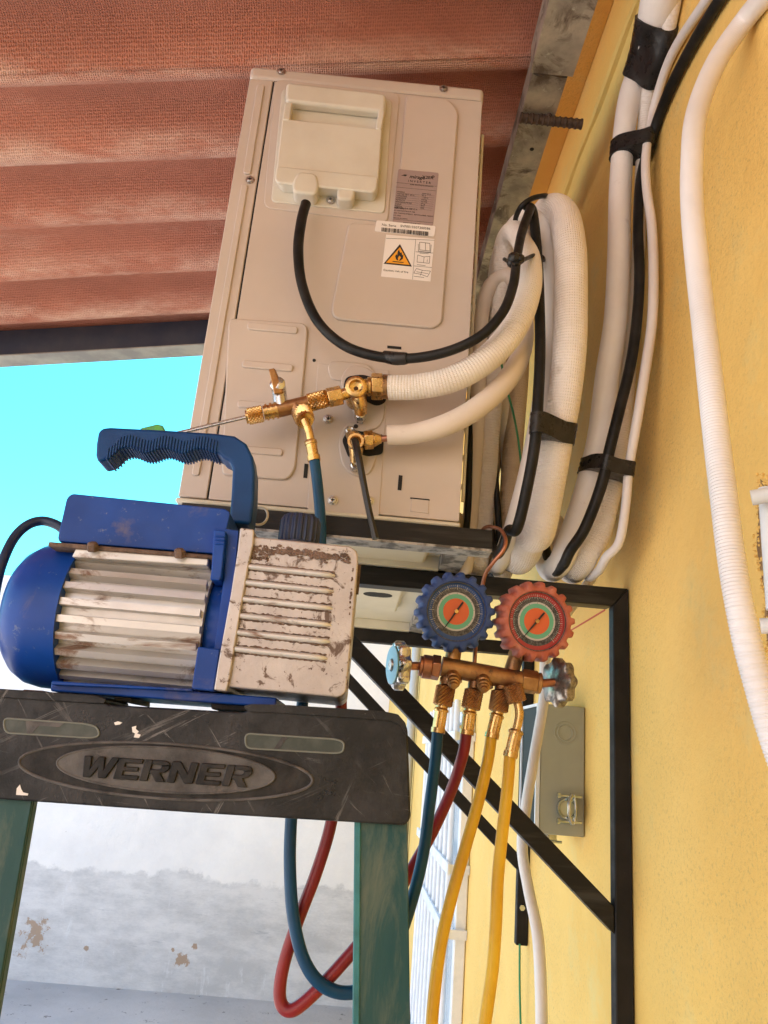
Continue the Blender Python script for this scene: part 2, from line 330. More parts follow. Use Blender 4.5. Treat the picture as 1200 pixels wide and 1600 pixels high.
def sweep(bm, pts, rad, n=18, sub=8, step=None, mod=None, closed_ends=True, flat=1.0):
    """round tube through pts (Vectors); rad number or list; mod(len)->factor"""
    rl = rad if isinstance(rad, (list, tuple)) else [rad]*len(pts)
    q = [Vector((*p, r)) for p, r in zip(pts, rl)]
    q = catmull(q, sub) if len(q) > 2 and sub > 1 else q
    if step:                                          # resample evenly
        o = [q[0]]; acc = 0
        for a, b in zip(q, q[1:]):
            d = (b.xyz-a.xyz).length; t = step-acc
            while t <= d: o.append(a.lerp(b, t/d)); t += step
            acc = (acc+d) % step
        o.append(q[-1]); q = o
    uvl = bm.loops.layers.uv.verify(); rings = []; ln = 0; up = None; uvs = []
    for i, p in enumerate(q):
        t = (q[min(i+1, len(q)-1)].xyz-q[max(i-1, 0)].xyz).normalized()
        if up is None: up = t.orthogonal().normalized()
        up = (up-t*up.dot(t)).normalized(); s = t.cross(up)
        if i: ln += (p.xyz-q[i-1].xyz).length
        r = p.w*(mod(ln) if mod else 1)
        rings.append([bm.verts.new(p.xyz+up*(r*math.cos(2*math.pi*k/n))+s*(r*flat*math.sin(2*math.pi*k/n))) for k in range(n)]); uvs.append(ln)
    for i in range(len(rings)-1):
        for k in range(n):
            f = bm.faces.new((rings[i][k], rings[i][(k+1)%n], rings[i+1][(k+1)%n], rings[i+1][k]))
            for lp, uv in zip(f.loops, ((k/n, uvs[i]), ((k+1)/n, uvs[i]), ((k+1)/n, uvs[i+1]), (k/n, uvs[i+1]))): lp[uvl].uv = uv
    if closed_ends: bm.faces.new(rings[0][::-1]); bm.faces.new(rings[-1])
    return bm
def lathe(bm, o, ax, prof, n=32, fn=None, rot=0, caps=True):     # prof: (distance along axis, radius); fn(theta, r)->r
    o = Vector(o); ax = Vector(ax).normalized(); u = ax.cross(Vector((0, 1, .01))).normalized() if abs(ax.y) < .9 else Vector((1, 0, 0)); u = (u-ax*u.dot(ax)).normalized(); w = ax.cross(u)
    rings = []
    for h, r in prof:
        if r <= 1e-6: rings.append([bm.verts.new(o+ax*h)]); continue
        ring = []
        for k in range(n):
            th = 2*math.pi*k/n+rot; rr = fn(th, r) if fn else r
            ring.append(bm.verts.new(o+ax*h+u*(rr*math.cos(th))+w*(rr*math.sin(th))))
        rings.append(ring)
    for a, b in zip(rings, rings[1:]):
        for k in range(n):
            if len(a) == 1 and len(b) == 1: continue
            if len(a) == 1: bm.faces.new((a[0], b[k], b[(k+1)%n]))
            elif len(b) == 1: bm.faces.new((a[k], a[(k+1)%n], b[0]))
            else: bm.faces.new((a[k], a[(k+1)%n], b[(k+1)%n], b[k]))
    for e in (rings[0], rings[-1]):
        if caps and len(e) > 2: bm.faces.new(e)
    return bm
def cyl(bm, a, b, r, n=24, fn=None, rot=0):
    a, b = Vector(a), Vector(b); return lathe(bm, a, b-a, [(0, r), ((b-a).length, r)], n, fn, rot)
def knurl(bm, a, b, r, k=15):
    a, b = Vector(a), Vector(b); l = (b-a).length; m_ = 8
    prof = [(0, r*.86)]+[(l*(.06+.88*i/m_), r) for i in range(m_+1)]+[(l, r*.86)]
    o = a; ax = (b-a).normalized(); u = ax.orthogonal().normalized(); w = ax.cross(u); rings = []
    for j, (h, rr) in enumerate(prof):
        ring = []
        for i in range(k*2):
            th = math.pi*i/k; f = 1+(.075 if (i+j) % 2 else -.075) if 0 < j < len(prof)-1 else 1
            ring.append(bm.verts.new(o+ax*h+(u*math.cos(th)+w*math.sin(th))*(rr*f)))
        rings.append(ring)
    for p, q in zip(rings, rings[1:]):
        for i in range(k*2): bm.faces.new((p[i], p[(i+1)%(2*k)], q[(i+1)%(2*k)], q[i]))
    bm.faces.new(rings[0]); bm.faces.new(rings[-1]); return bm
def text(bm, s, x, z, Y, size, ext=.0004, shear=0, off=0, align='LEFT', sq=1, space=1, slope=0):
    cu = bpy.data.curves.new('t', 'FONT'); cu.body = s; cu.size = size; cu.extrude = ext; cu.shear = shear; cu.offset = off
    cu.align_x = align; cu.resolution_u = 3; cu.space_character = space
    o = bpy.data.objects.new('t', cu); C.objects.link(o)
    me = bpy.data.meshes.new_from_object(o.evaluated_get(bpy.context.evaluated_depsgraph_get()))
    for v in me.vertices:
        a, b_, c_ = v.co; v.co = (x+a*sq, Y-c_, z+b_+a*sq*slope)
    bm.from_mesh(me); bpy.data.objects.remove(o); bpy.data.curves.remove(cu); bpy.data.meshes.remove(me); return bm
def flatpoly(bm, pts, Y):                             # a thin print on a surface facing the lens side
    return extr(bm, [Vector((x, Y, z)) for x, z in pts], Vector((0, .0003, 0)))
def tubething(name, label, cat, pts, rad, m, group=None, parent=None, **k):
    o = obj(name, sweep(B(), pts, rad, **k), m, parent, smooth=50)
    return tag(o, label, cat, group)
def screw(parent, x, z, Y, r=.0042):
    bm = B(); lathe(bm, (x, Y, z), (0, -1, 0), [(0, r*1.35), (.0006, r*1.35), (.0008, r), (.0022, r*.86), (.0028, r*.5), (.0026, r*.3), (.0012, 0)], 20)
    s = obj('screw', bm, M_screw, parent)
    bm = B(); box(bm, x-r*.55, x+r*.55, Y-.0031, Y-.0022, z-r*.1, z+r*.1); box(bm, x-r*.1, x+r*.1, Y-.0030, Y-.0021, z-r*.55, z+r*.55)
    obj('cross_slot', bm, M_acd, s); return s

# ================================================================ THE SETTING
def plane(name, m, x0, x1, y0, y1, z, th):
    bm = B(); box(bm, x0, x1, y0, y1, z-th, z); return obj(name, bm, m, smooth=0)
tag(plane('ground', M_ground, -60, 60, -40, 90, GZ, .3), kind='structure')
g = plane('yard_paving', M_ground, -6, XW, -6, 7.9, GZ+.004, .003); tag(g, kind='structure')

bm = B(); box(bm, XW, XW+.25, -3.5, 8.2, GZ, 2.3)
wall = thing('house_wall', 'tall yellow stucco wall running away along the right side', 'wall', (XW+.1, 2, GZ))
wb = obj('stucco_face', bm, M_wall, wall, smooth=0)
def wl(px, py): return WP(px, py, XW)
# the plaster seam along the top of the wall: a lumpy ridge
pts = [Vector((XW+.002, y, 1.108+.004*math.sin(y*23)+.003*random.uniform(-1, 1))) for y in [-.6+.05*i for i in range(60)]]
obj('plaster_seam', sweep(B(), pts, [.007+.005*random.random() for _ in pts], n=8, sub=2), M_wall, wall)
# hole round the grille anchor: broken render, built as rough chunks round a dark patch
random.seed(3)
c0 = wl(1197, 862)
bm = B()
ring = []
for k in range(26):
    a = 2*math.pi*k/26; ry, rz = .034, .088; f = 1+.22*random.uniform(-1, 1)
    ring.append(Vector((XW-.0008, c0.y-.02+ry*f*math.cos(a), c0.z-.012+rz*f*math.sin(a))))
extr(bm, ring, Vector((.02, 0, 0)))
M_hole = mat('broken_render', (.20, .11, .05), .95, col2=(.42, .27, .11), sc=60, bump=1, bsc=130, bdist=.006)
obj('broken_patch', bm, M_hole, wall)
bm = B()
for p in ring:
    for _ in range(16):
        q = p+Vector((0, random.uniform(-.005, .005), random.uniform(-.010, .010))); s = random.uniform(.0006, .0020)
        bmesh.ops.create_icosphere(bm, subdivisions=1, radius=s, matrix=Matrix.Translation(q))
obj('crumbled_edge', bm, M_wall, wall)
# red chalk line snapped on the wall
a, b_ = wl(946, 953), wl(868, 1000)
obj('chalk_line', beam(B(), (XW-.0006, a.y, a.z), (XW-.0006, b_.y, a.z-.004), .0008, .0022), mat('red_chalk', (.55, .12, .07), .9), wall)

bm = B(); box(bm, -9, XW-.002, 7.9, 8.15, GZ, 1.42)
tag(obj('yard_wall', bm, M_far, smooth=0), 'whitewashed yard wall stained grey along its foot, closing the yard', 'wall')

# window grille far along the yellow wall, with its pane behind
gy0, gy1, gz0, gz1, gx = 2.16, 3.10, -1.75, .13, XW-.045
win = thing('barred_window', 'white barred window on the yellow wall beyond the hoses', 'window', (gx, 2.6, gz0))
bm = B(); box(bm, XW-.006, XW-.002, gy0+.03, gy1-.03, gz0+.04, gz1-.04); obj('pane', bm, M_pane, win)
bm = B()
for y0, y1, z0, z1 in ((gy0, gy0+.03, gz0, gz1), (gy1-.03, gy1, gz0, gz1), (gy0+.03, gy1-.03, gz1-.03, gz1), (gy0+.03, gy1-.03, gz0, gz0+.03)): box(bm, XW-.03, XW-.001, y0, y1, z0, z1)
obj('frame', bm, M_grille, win, bevel=.003)
gr = []
for i in range(9):
    y = gy0+.06+(gy1-gy0-.12)*i/8; obj('upright_bar', cyl(B(), (gx, y, gz0-.02), (gx, y, gz1+.03), .0085, 10), M_grille, win)
for z in (.06, -.27, -.42, -.86, -1.02, -1.5):
    bm = B(); box(bm, gx-.014, gx-.008, gy0-.02, gy1+.02, z-.013, z+.013)
    for yy in (gy0-.014, gy1+.008): box(bm, gx-.0079, XW-.001, yy, yy+.006, z-.011, z+.011)
    obj('cross_bar', bm, M_grille, win)

# grey conduit on the wall beyond
tag(obj('conduit_pipe', cyl(B(), (XW-.03, 4.2, GZ), (XW-.03, 4.2, 1.3), .024, 16), mat('grey_pvc', (.42, .45, .46), .5)), 'grey vertical conduit on the wall far beyond the brackets', 'conduit')

# anchor of a nearer window grille, white, at the frame's right edge
an = thing('grille_anchor', 'white steel grille anchor set into broken plaster at the right edge', 'grille', (XW-.03, .6, c0.z-.15))
a1, a2 = WP(1174, 778, XW-.034), WP(1215, 750, XW-.001)
obj('anchor_bar', cyl(B(), (a1.x, a1.y, a1.z), (XW+.004, a1.y-.020, a1.z+.006), .0062, 14), M_grille, an)
t0, t1 = WP(1190, 770, XW-.02), WP(1190, 930, XW-.02)
obj('upright_bar', cyl(B(), (t0.x+.004, t0.y, t0.z+.004), (t0.x+.004, t0.y, t0.z-.095), .0062, 14), M_grille, an)
e1 = WP(1196, 975, XW-.018)
obj('anchor_bar', cyl(B(), (e1.x-.004, e1.y, e1.z-.002), (XW+.003, e1.y-.012, e1.z), .0062, 14), M_grille, an)

# unseen slab and downturn added above the roof to block sky light
bm = B(); box(bm, -.25, XW-.001, -3.2, 3.5, 1.25, 1.37); box(bm, -.6, XW-.001, 1.75, 1.9, 1.03, 1.249); obj('sky_block_slab', bm, M_wall, wall, smooth=0)
bm = B(); box(bm, -7, XW-.001, -3.75, -3.5, GZ, 2.3); obj('bounce_wall', bm, mat('bounce_salmon', (.66, .52, .47), .9, col2=(.58, .46, .42), sc=3, bump=.3, bsc=60), wall, smooth=0)  # unseen wall added behind the camera to bounce warm light
# ---------------------------------------------------------------- roof
RS, RH, WV = .17, 1.0, .155
def rz(x, y): return RH+RS*x-.031*(math.cos(2*math.pi*(y-1.045)/WV)+.12*math.cos(4*math.pi*(y-1.045)/WV)-.05)
def sheet(y0, y1, dz, th=.006, x0=-1.75, x1=.212):
    bm = B(); ny = max(4, int((y1-y0)/WV*16)); nx = 60; top = []; bot = []
    for i in range(nx+1):
        x = x0+(x1-x0)*i/nx; ra, rb = [], []
        for j in range(ny+1):
            y = y0+(y1-y0)*j/ny; z = rz(x, y)+dz+.0025*noise.noise(Vector((x*3, y*4, dz*50)))
            ra.append(bm.verts.new((x, y, z))); rb.append(bm.verts.new((x, y, z+th)))
        bot.append(ra); top.append(rb)
    for i in range(nx):
        for j in range(ny):
            bm.faces.new((bot[i][j], bot[i+1][j], bot[i+1][j+1], bot[i][j+1])); bm.faces.new((top[i][j], top[i][j+1], top[i+1][j+1], top[i+1][j]))
    for i in range(nx):
        bm.faces.new((bot[i][0], top[i][0], top[i+1][0], bot[i+1][0])); bm.faces.new((bot[i][ny], bot[i+1][ny], top[i+1][ny], top[i][ny]))
    for j in range(ny):
        bm.faces.new((bot[0][j], bot[0][j+1], top[0][j+1], top[0][j])); bm.faces.new((bot[nx][j], top[nx][j], top[nx][j+1], bot[nx][j+1]))
    return bm
roof = thing('corrugated_roof', 'terracotta corrugated roof sheets sloping over the yard', 'roof', (-.8, .5, .75))
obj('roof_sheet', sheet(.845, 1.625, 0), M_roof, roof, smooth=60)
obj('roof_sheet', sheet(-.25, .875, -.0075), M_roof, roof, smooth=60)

# purlin at the eave, under the sheet's far edge
a, b_ = P(-330, 560, 1.60), P(330, 520, 1.60)
pur = thing('eave_purlin', 'dark blue steel purlin carrying the roof edge against the sky', 'beam', (-.8, 1.63, .8))
def zr(x): return RH+RS*x-.005
bm = B()
for (yy0, yy1, d0, d1) in ((1.605, 1.608, -.052, .012), (1.6085, 1.655, .0085, .0115),):
    xs = (-1.75, .1)
    extr(bm, [Vector((xs[0], yy0, zr(xs[0])+d0)), Vector((xs[1], yy0, zr(xs[1])+d0)), Vector((xs[1], yy0, zr(xs[1])+d1)), Vector((xs[0], yy0, zr(xs[0])+d1))], Vector((0, yy1-yy0, 0)))
obj('web', bm, M_purlin, pur)
bm = B(); extr(bm, [Vector((-1.75, 1.603, zr(-1.75)-.0551)), Vector((.1, 1.603, zr(.1)-.0551)), Vector((.1, 1.603, zr(.1)-.0521)), Vector((-1.75, 1.603, zr(-1.75)-.0521))], Vector((0, .052, 0)))
obj('flange', bm, M_purlinl, pur)

# galvanised wall-side beam under the roof sheets
zb = .957
L1, L2, R1 = ZP(855, 60, zb), ZP(745, 430, zb), ZP(906, 60, zb)
xl, xr = (L1.x+L2.x)/2-.002, R1.x
bmh = thing('galvanised_beam', 'stained galvanised steel beam running back under the roof edge beside the wall', 'beam', (xl, .9, zb))
bm = B()
prof = [(0, 0), (1, 0), (1, .17), (.95, .17), (.95, .05), (.05, .05), (.05, .95), (.95, .95), (.95, .83), (1, .83), (1, 1), (0, 1)]
w_ = xr-xl; h_ = .044
extr(bm, [Vector((xl+u*w_, .80, zb+v*h_)) for u, v in prof], Vector((0, 1.16, 0)))
obj('channel', bm, M_galv, bmh, smooth=0)
bm = B(); extr(bm, [Vector((xl-.004+u*(w_+.010), -.4, zb-.006+v*(h_+.008))) for u, v in prof], Vector((0, 1.262, 0))); obj('sleeve', bm, M_galv, bmh, smooth=0)
bm = B(); sweep(bm, [Vector((xl+w_*t, .864+.002*math.sin(t*9), zb-.0035)) for t in (.02, .2, .4, .6, .8, .98)], [.0015, .0026, .002, .0028, .002, .0015], n=8, sub=3)
wp = ZP(838, 186, zb)
for k in range(14):
    bmesh.ops.create_icosphere(bm, subdivisions=2, radius=random.uniform(.003, .007), matrix=Matrix.Translation((wp.x-.01+.03*random.random(), wp.y+random.uniform(-.010, .004), zb-.001)) @ Matrix.Diagonal((1, 1, .5, 1)))
obj('weld_bead', bm, M_weld, bmh)
h1 = ZP(831, 233, zb); obj('bolt_hole', cyl(B(), (h1.x, h1.y, zb-.0006), (h1.x, h1.y, zb+.001), .0035, 16), M_acd, bmh)
r0, r1 = ZP(813, 184, zb-.008), ZP(909, 195, zb-.008)
obj('rebar_stub', sweep(B(), [r0, Vector((XW-.03 if r1.x > XW-.03 else r1.x, (r0.y+r1.y)/2, zb-.008))], .0075, n=14, sub=1, step=.0012, mod=lambda l: 1.1 if (l % .0085) < .0028 else .95), M_rebar, bmh)

# ================================================================ STEEL BRACKETS
def bracket(Ya, postbot, apx, label, first, near):
    zt = .224 if near else .222
    t = thing('wall_bracket', label, 'bracket', (XW-.02, Ya, postbot), 'black steel brackets under the unit')
    pw = .0200; x1 = XW-.001; x0 = -.25; pxl = x1-pw-.0006
    st, mm = M_steel, M_steels
    z1 = .222; z0 = z1-.024
    bm = B(); extr(bm, [Vector(p) for p in ((x1-pw, Ya, postbot), (x1, Ya, postbot), (x1, Ya, z1), (x1-pw, Ya, z1-.0235))], Vector((0, .018, 0))); obj('post', bm, st, t, bevel=.0015)
    bm = B(); extr(bm, [Vector(p) for p in ((x0, Ya, z0), (x1-pw-.0005, Ya, z0), (x1-.0004, Ya, z1), (x0, Ya, z1))], Vector((0, .026, 0))); obj('arm', bm, mm if near else st, t, bevel=.0015)
    (bx0, bz0), (bx1, bz1) = apx
    bm = B(); hh = .0140 if near else .0135; extr(bm, [Vector(p) for p in ((bx0, Ya+.001, bz0-hh), (pxl, Ya+.001, bz1-hh), (pxl, Ya+.001, bz1+hh), (bx0, Ya+.001, bz0+hh))], Vector((0, .024, 0))); obj('brace', bm, mm if near else st, t, bevel=.0015)
    return t
q0, q1 = P(500, 955, .94), P(958, 1434, .94)
bracket(.94, -.9, ((q0.x, q0.z), (q1.x+.003, q1.z-.003)), 'nearer black steel wall bracket with long diagonal brace', True, True)
Y2 = 1.462
q0, q1 = P(545, 1062, Y2), P(812, 1345, Y2)
q0, q1 = (q0+(q0-q1)*.15), q1
fb = bracket(Y2, P(818, 1478, Y2).z, ((q0.x, q0.z), (q1.x+.002, q1.z-.002)), 'farther black steel wall bracket, behind the hoses and gauges', False, False)
bm = B(); cyl(bm, (XW-.013, Y2-.001, -.235), (XW-.013, Y2-.006, -.235), .005, 6); obj('bolt', bm, M_zinc, fb)

cr = thing('support_cradle', 'black scraped steel cross bar and rails under the unit', 'support frame', (-.03, .8, .213))
a, b_ = P(770, 828, .79), P(765, 858, .79)
xe = a.x; zt, zbm = .2375, .2145
bm = B(); box(bm, -.205, xe, .79, .793, zbm+.002, zt); obj('cross_bar', bm, M_steels, cr, bevel=.0006)
bm = B(); box(bm, -.205, xe, .7902, .818, zbm-.001, zbm+.0018); obj('lower_flange', bm, M_raw, cr)
for x in (.087, -.19):
    bm = B(); box(bm, x, x+.026, .7935, 1.50, .2225, .2245); box(bm, x, x+.002, .7935, 1.50, .2245, .238); obj('rail', bm, M_raw, cr)

# ================================================================ OUTDOOR UNIT
AX0, AX1, AZ0, AZ1, AY = -.2125, .0945, .2455, .846, .80
ac = thing('air_conditioner', 'beige outdoor air conditioner unit standing end-on on the bracket', 'air conditioner', ((AX0+AX1)/2, AY+.36, .22))
def Aq(px, py): return P(px, py, AY)
def on(px, dy0, dy1, parent, name, m, r=0, bevel=.0012, bmi=None, seg=3, smooth=45):   # raised piece on the end panel
    bm = prism(bmi or B(), rnd(px, r) if r else px, AY-dy1, AY-dy0, AY); return obj(name, bm, m, parent, bevel=bevel, seg=seg, smooth=smooth)
bm = B(); box(bm, AX0+.002, AX1, AY+.002, AY+.74, AZ0, AZ1-.004); obj('casing', bm, M_ac, ac, bevel=.008, seg=4)
# lid with a turned-down edge
bm = B(); box(bm, AX0-.0015, AX1+.0012, AY-.001, AY+.743, AZ1-.020, AZ1+.002); obj('lid', bm, M_ac, ac, bevel=.006, seg=4)
# front casing strip left of the seam, and cover plate right of it
sx0 = Aq(425, 125).x; sx1 = Aq(330, 770).x; sxm = (sx0+sx1)/2
bm = B(); box(bm, AX0, sxm-.0010, AY-.0015, AY+.3, AZ0+.001, AZ1-.021); fs = obj('front_casing', bm, M_ac, ac, bevel=.0012, seg=2)
bm = B(); box(bm, sxm-.0012, sxm+.0012, AY+.0003, AY+.001, AZ0+.002, AZ1-.021); obj('seam', bm, M_acd, ac)
bm = B(); box(bm, sxm+.0010, AX1-.0005, AY-.0012, AY+.0025, AZ0+.0010, AZ1-.0210); pl = obj('cover_plate', bm, M_ac, ac, bevel=.0008)
bm = B(); box(bm, sxm, AX1-.002, AY-.0002, AY+.0002, AZ1-.0209, AZ1-.0201); obj('lid_shadow_gap', bm, M_acd, ac)
on([(402, 135), (414, 136), (392, 275), (380, 274)], .001, .0040, ac, 'pressed_rib', M_ac, r=5)
on([(378, 290), (388, 291), (312, 745), (300, 744)], .001, .0040, ac, 'pressed_rib', M_ac, r=5)
# pressed fields of the cover plate
on([(430, 126), (625, 148), (606, 345), (600, 349), (412, 327)], .001, .0030, ac, 'pressed_field', M_ac, r=14, bevel=.0018)
on([(634, 152), (700, 159), (716, 178), (690, 508), (676, 516), (515, 501), (545, 352), (612, 356), (618, 345)], .001, .0052, ac, 'pressed_field', M_ac, r=[8, 14, 14, 14, 14, 20, 8, 8, 8], bevel=.0042)
on([(358, 500), (482, 508), (478, 560), (462, 735), (450, 752), (347, 744)], .001, .0048, ac, 'pressed_field', M_ac, r=[10, 14, 4, 16, 16, 10], bevel=.0036)
for y, xa, xb in ((514, 388, 466), (573, 380, 459), (635, 373, 451), (704, 363, 443), (741, 362, 440)):
    if y == 741: continue
    on([(xa, y-6), (xb, y+1), (xb-1, y+12), (xa-1, y+5)], .0040, .0074, ac, 'louvre_rib', M_ac, r=5, bevel=.0012)
# electrical cover
ec = on([(441, 143), (612, 160), (601, 337), (424, 319)], .0025, .0050, ac, 'service_cover', M_cover, r=8)
def part(px, d0, d1, name, m, r, parent, bevel=.0025, seg=4, **k): return on(px, d0, d1, parent, name, m, r, bevel, seg=seg, **k)
part([(449, 146), (603, 164), (601, 193), (447, 176)], .0045, .019, 'cover_body', M_cover, 8, ec, .004)
part([(447, 179), (459, 180), (455, 208), (443, 207)], .0045, .021, 'cover_body', M_cover, 3, ec, .003)
part([(591, 190), (600, 193), (595, 222), (586, 221)], .0045, .021, 'cover_body', M_cover, 3, ec, .003)
part([(458, 181), (592, 195), (588, 216), (455, 203)], .0045, .0062, 'handle_recess', M_cover, 0, ec, .0005)
part([(443, 204), (596, 220), (590, 308), (585, 320), (440, 305), (433, 292)], .0045, .020, 'cover_body', M_cover, [3, 3, 6, 8, 8, 6], ec, .004)
part([(434, 280), (590, 296), (588, 316), (582, 321), (436, 306), (432, 300)], .0190, .0235, 'cover_lip', M_cover, 6, ec, .003)
part([(467, 290), (496, 293), (500, 312), (495, 326), (460, 322), (459, 308)], .004, .0255, 'cable_boss', M_cover, 8, ec, .003)
part([(532, 302), (552, 304), (555, 315), (552, 332), (527, 330), (527, 318)], .004, .0225, 'cable_boss', M_cover, 8, ec, .003)
# valve plate
on([(497, 569), (608, 580), (592, 808), (480, 797)], .0008, .0022, ac, 'valve_plate', M_ac, r=3, bevel=.0006)
on([(520, 566), (574, 571), (588, 586), (592, 600), (516, 596), (512, 574)], .002, .0042, ac, 'pressed_field', M_ac, r=10, bevel=.0016)
on([(530, 596), (545, 572), (575, 576), (600, 600), (601, 655), (590, 672), (570, 676), (548, 640)], .002, .0048, ac, 'valve_boss', M_ac, r=14, bevel=.002)
on([(528, 690), (540, 664), (556, 660), (572, 670), (592, 690), (588, 716), (580, 742), (556, 748), (534, 730)], .002, .0048, ac, 'valve_boss', M_ac, r=14, bevel=.002)
on([(566, 588), (604, 600), (603, 632), (588, 638), (560, 624), (536, 612), (540, 592)], .0047, .0052, ac, 'valve_opening', M_acd, r=8, bevel=0)
on([(534, 690), (545, 674), (600, 682), (598, 712), (574, 716), (553, 708), (545, 719)], .0047, .0052, ac, 'valve_opening', M_acd, r=6, bevel=0)
for q in ([(605, 541), (627, 543), (627, 547), (605, 545)], [(623, 743), (629, 744), (627, 767), (621, 766)], [(476, 725), (482, 726), (480, 748), (474, 747)]): obj('punched_slot', prism(B(), q, AY-.0018, AY, AY), M_acd, ac, smooth=0)
for x, y, r in ((491, 564, .002), (556, 669, .0026)): p = Aq(x, y); obj('punched_hole', cyl(B(), (p.x, AY-(.0018 if x < 500 else .0054), p.z), (p.x, AY, p.z), r, 12), M_acd, ac)
on([(643, 779), (670, 782), (669, 803), (641, 800)], .0008, .0020, ac, 'knockout_tab', M_ac, r=1, bevel=.0005)
bm = B(); prism(bm, [(641, 778), (671, 781), (671, 783), (641, 780)], AY-.0022, AY, AY); obj('tab_slot', bm, M_acd, ac)
for x, y, d in ((440, 113, .0015), (693, 140, .0015), (391, 283, .002), (517, 318, .006), (513, 656, .0022), (520, 783, .0026), (577, 784, .0026)):
    p = Aq(x, y); screw(ac, p.x, p.z, AY-d)
# base pan, feet and the underside
bm = B(); box(bm, AX0-.002, AX1+.001, AY-.003, AY+.745, AZ0-.006, AZ0-.0005); obj('base_pan', bm, M_pan, ac, bevel=.002)
bm = B()
for x0_, x1_, y0_, y1_ in ((-.19, .07, AY+.05, AY+.20), (-.02, .055, AY+.26, AY+.50), (-.18, -.05, AY+.26, AY+.60)): box(bm, x0_, x1_, y0_, y1_, AZ0-.016, AZ0-.0055)
obj('pan_pressing', bm, M_pan, ac, bevel=.006, seg=4)
bm = B(); lathe(bm, (.018, AY+.36, AZ0-.0165), (0, 0, 1), [(0, .016), (.0012, .016)], 24, fn=lambda t, r: r*(1+.4*abs(math.cos(t)))); obj('drain_hole', bm, M_acd, ac)
for yy in (.932, 1.452):
    bm = B(); box(bm, AX0+.02, AX1+.004, yy, yy+.045, .2225 if yy > 1 else .2225, AZ0-.0055); obj('mounting_foot', bm, M_pan, ac, bevel=.002)
# coil guard on the wall side
bm = B()
for i in range(14): z = .30+i*.036; cyl(bm, (AX1+.004, AY+.03, z), (AX1+.004, AY+.70, z), .0015, 6)
for i in range(4): y = AY+.03+i*.223; cyl(bm, (AX1+.006, y, .28), (AX1+.006, y, .80), .002, 6)
obj('coil_guard', bm, M_pan, ac)
# rating plate and stickers
YL = AY-.0036
lp = on([(622, 269), (685, 275), (676, 357), (613, 352)], .0050, .0056, ac, 'rating_plate', M_label, r=3, bevel=0)
def atAC(px, py): p = Aq(px, py); return p.x, p.z
bm = B(); YT = AY-.0057
SL = 0
x, z = atAC(626, 277); u = .000365                 # metres per photo pixel here, roughly
k = (Aq(685, 275)-Aq(622, 269)).x/63
def tx(bm, s, px, py, hpx, **kw): x, z = atAC(px, py); text(bm, s, x, z, YT, hpx*k*1.35, ext=.00008, **kw)
tx(bm, 'mirage', 639, 283, 6.5, shear=.25, off=.0001); tx(bm, 'X2ER', 659, 283.5, 5.5, off=.0001)
tx(bm, 'INVERTER', 637, 289, 4.2, space=1.5); tx(bm, 'AIRE ACONDICIONADO', 640, 294, 2.4)
x, z = atAC(629, 279)
flatpoly(bm, [(x-.0022, z-.0008), (x+.002, z+.0016), (x+.0055, z+.0012), (x+.0032, z-.0010), (x+.001, z-.0002)], YT-.00005)
xc, zc = atAC(676, 281); lathe(bm, (xc, YT, zc), (0, -1, 0), [(0, .0018), (.0001, .0018), (.0001, .0013), (0, .0013)], 24, caps=False); box(bm, xc-.0016, xc+.0016, YT-.0001, YT, zc-.0002, zc+.0002)
def hline(x0, y0, x1, th=.00022):
    a, b_ = atAC(x0, y0), atAC(x1, y0); zz = a[1]; box(bm, a[0], b_[0], YT-.0001, YT, zz-th, zz)
for x0, y0, x1 in ((619, 290, 682), (618, 297, 681)): hline(x0, y0, x1)
for i in range(8): hline(619-i*.6, 306+i*3.2, 656-i*.6, .0001)
for i in range(8): hline(657-i*.6, 309+i*3.2, 679-i*.6, .0001)
for i, s in enumerate(('MODELO', 'VOLTAJE 220 V  60 Hz', 'CAPACIDAD', 'CORRIENTE', 'POTENCIA', 'REFRIGERANTE R32', 'CARGA', 'PRESION', 'PESO NETO')): tx(bm, s, 620-i*.5, 305+i*3.2, 2.1)
for i in range(8): tx(bm, ('COF1201M', '9.5 A', '1 100 W', '0.55 kg', '4.3 MPa', '27 kg', 'IPX4', '2022')[i], 659-i*.4, 308+i*3.2, 2.1)
for i, s in enumerate(('MIRAGE, S.A. DE C.V.', 'AV. INSURGENTES SUR 1228', 'COL. TLACOQUEMECATL, BENITO JUAREZ, MEXICO', 'C.P. 03200', 'HECHO EN CHINA')): tx(bm, s, 615.5-i*.4, 330+i*3.9, 2.9 if i == 0 else 1.9)
tx(bm, 'www.mirage.mx', 629, 353.5, 3, off=.00005); hline(614.5, 347, 676.5)
obj('printing', bm, M_ink, lp, smooth=0)
YT = AY-.0060
lb = on([(588, 349), (680, 358), (678, 374), (585, 366)], .0050, .0059, ac, 'serial_sticker', M_white, r=3, bevel=0)
bm = B(); tx(bm, 'No. Serie', 596, 357.5, 4.2); tx(bm, 'SVF0010307300586', 625, 359.5, 4.2)
random.seed(11); x, z = atAC(596, 360); xe_, _ = atAC(669, 366)
while x < xe_:
    wd = random.choice((.0002, .0002, .0004, .0006, .0008)); box(bm, x, x+wd, YT-.0001, YT, z-.0062, z-.0002); x += wd+random.choice((.0002, .0003, .0006))
obj('barcode', bm, M_ink, lb, smooth=0)
ls = on([(603, 371), (678, 378), (672, 444), (595, 436)], .0050, .0056, ac, 'warning_sticker', M_white, r=0, bevel=0)
YT = AY-.0057
bm = B(); flatpoly(bm, [atAC(*q) for q in ((624.5, 386), (643, 421), (599, 416.5))], YT-.0001); obj('triangle_border', bm, M_ink, ls, smooth=0)
bm = B(); flatpoly(bm, [atAC(*q) for q in ((624.5, 391), (639.5, 418.5), (603, 414.8))], YT-.0003); obj('triangle_field', bm, M_orange, ls, smooth=0)
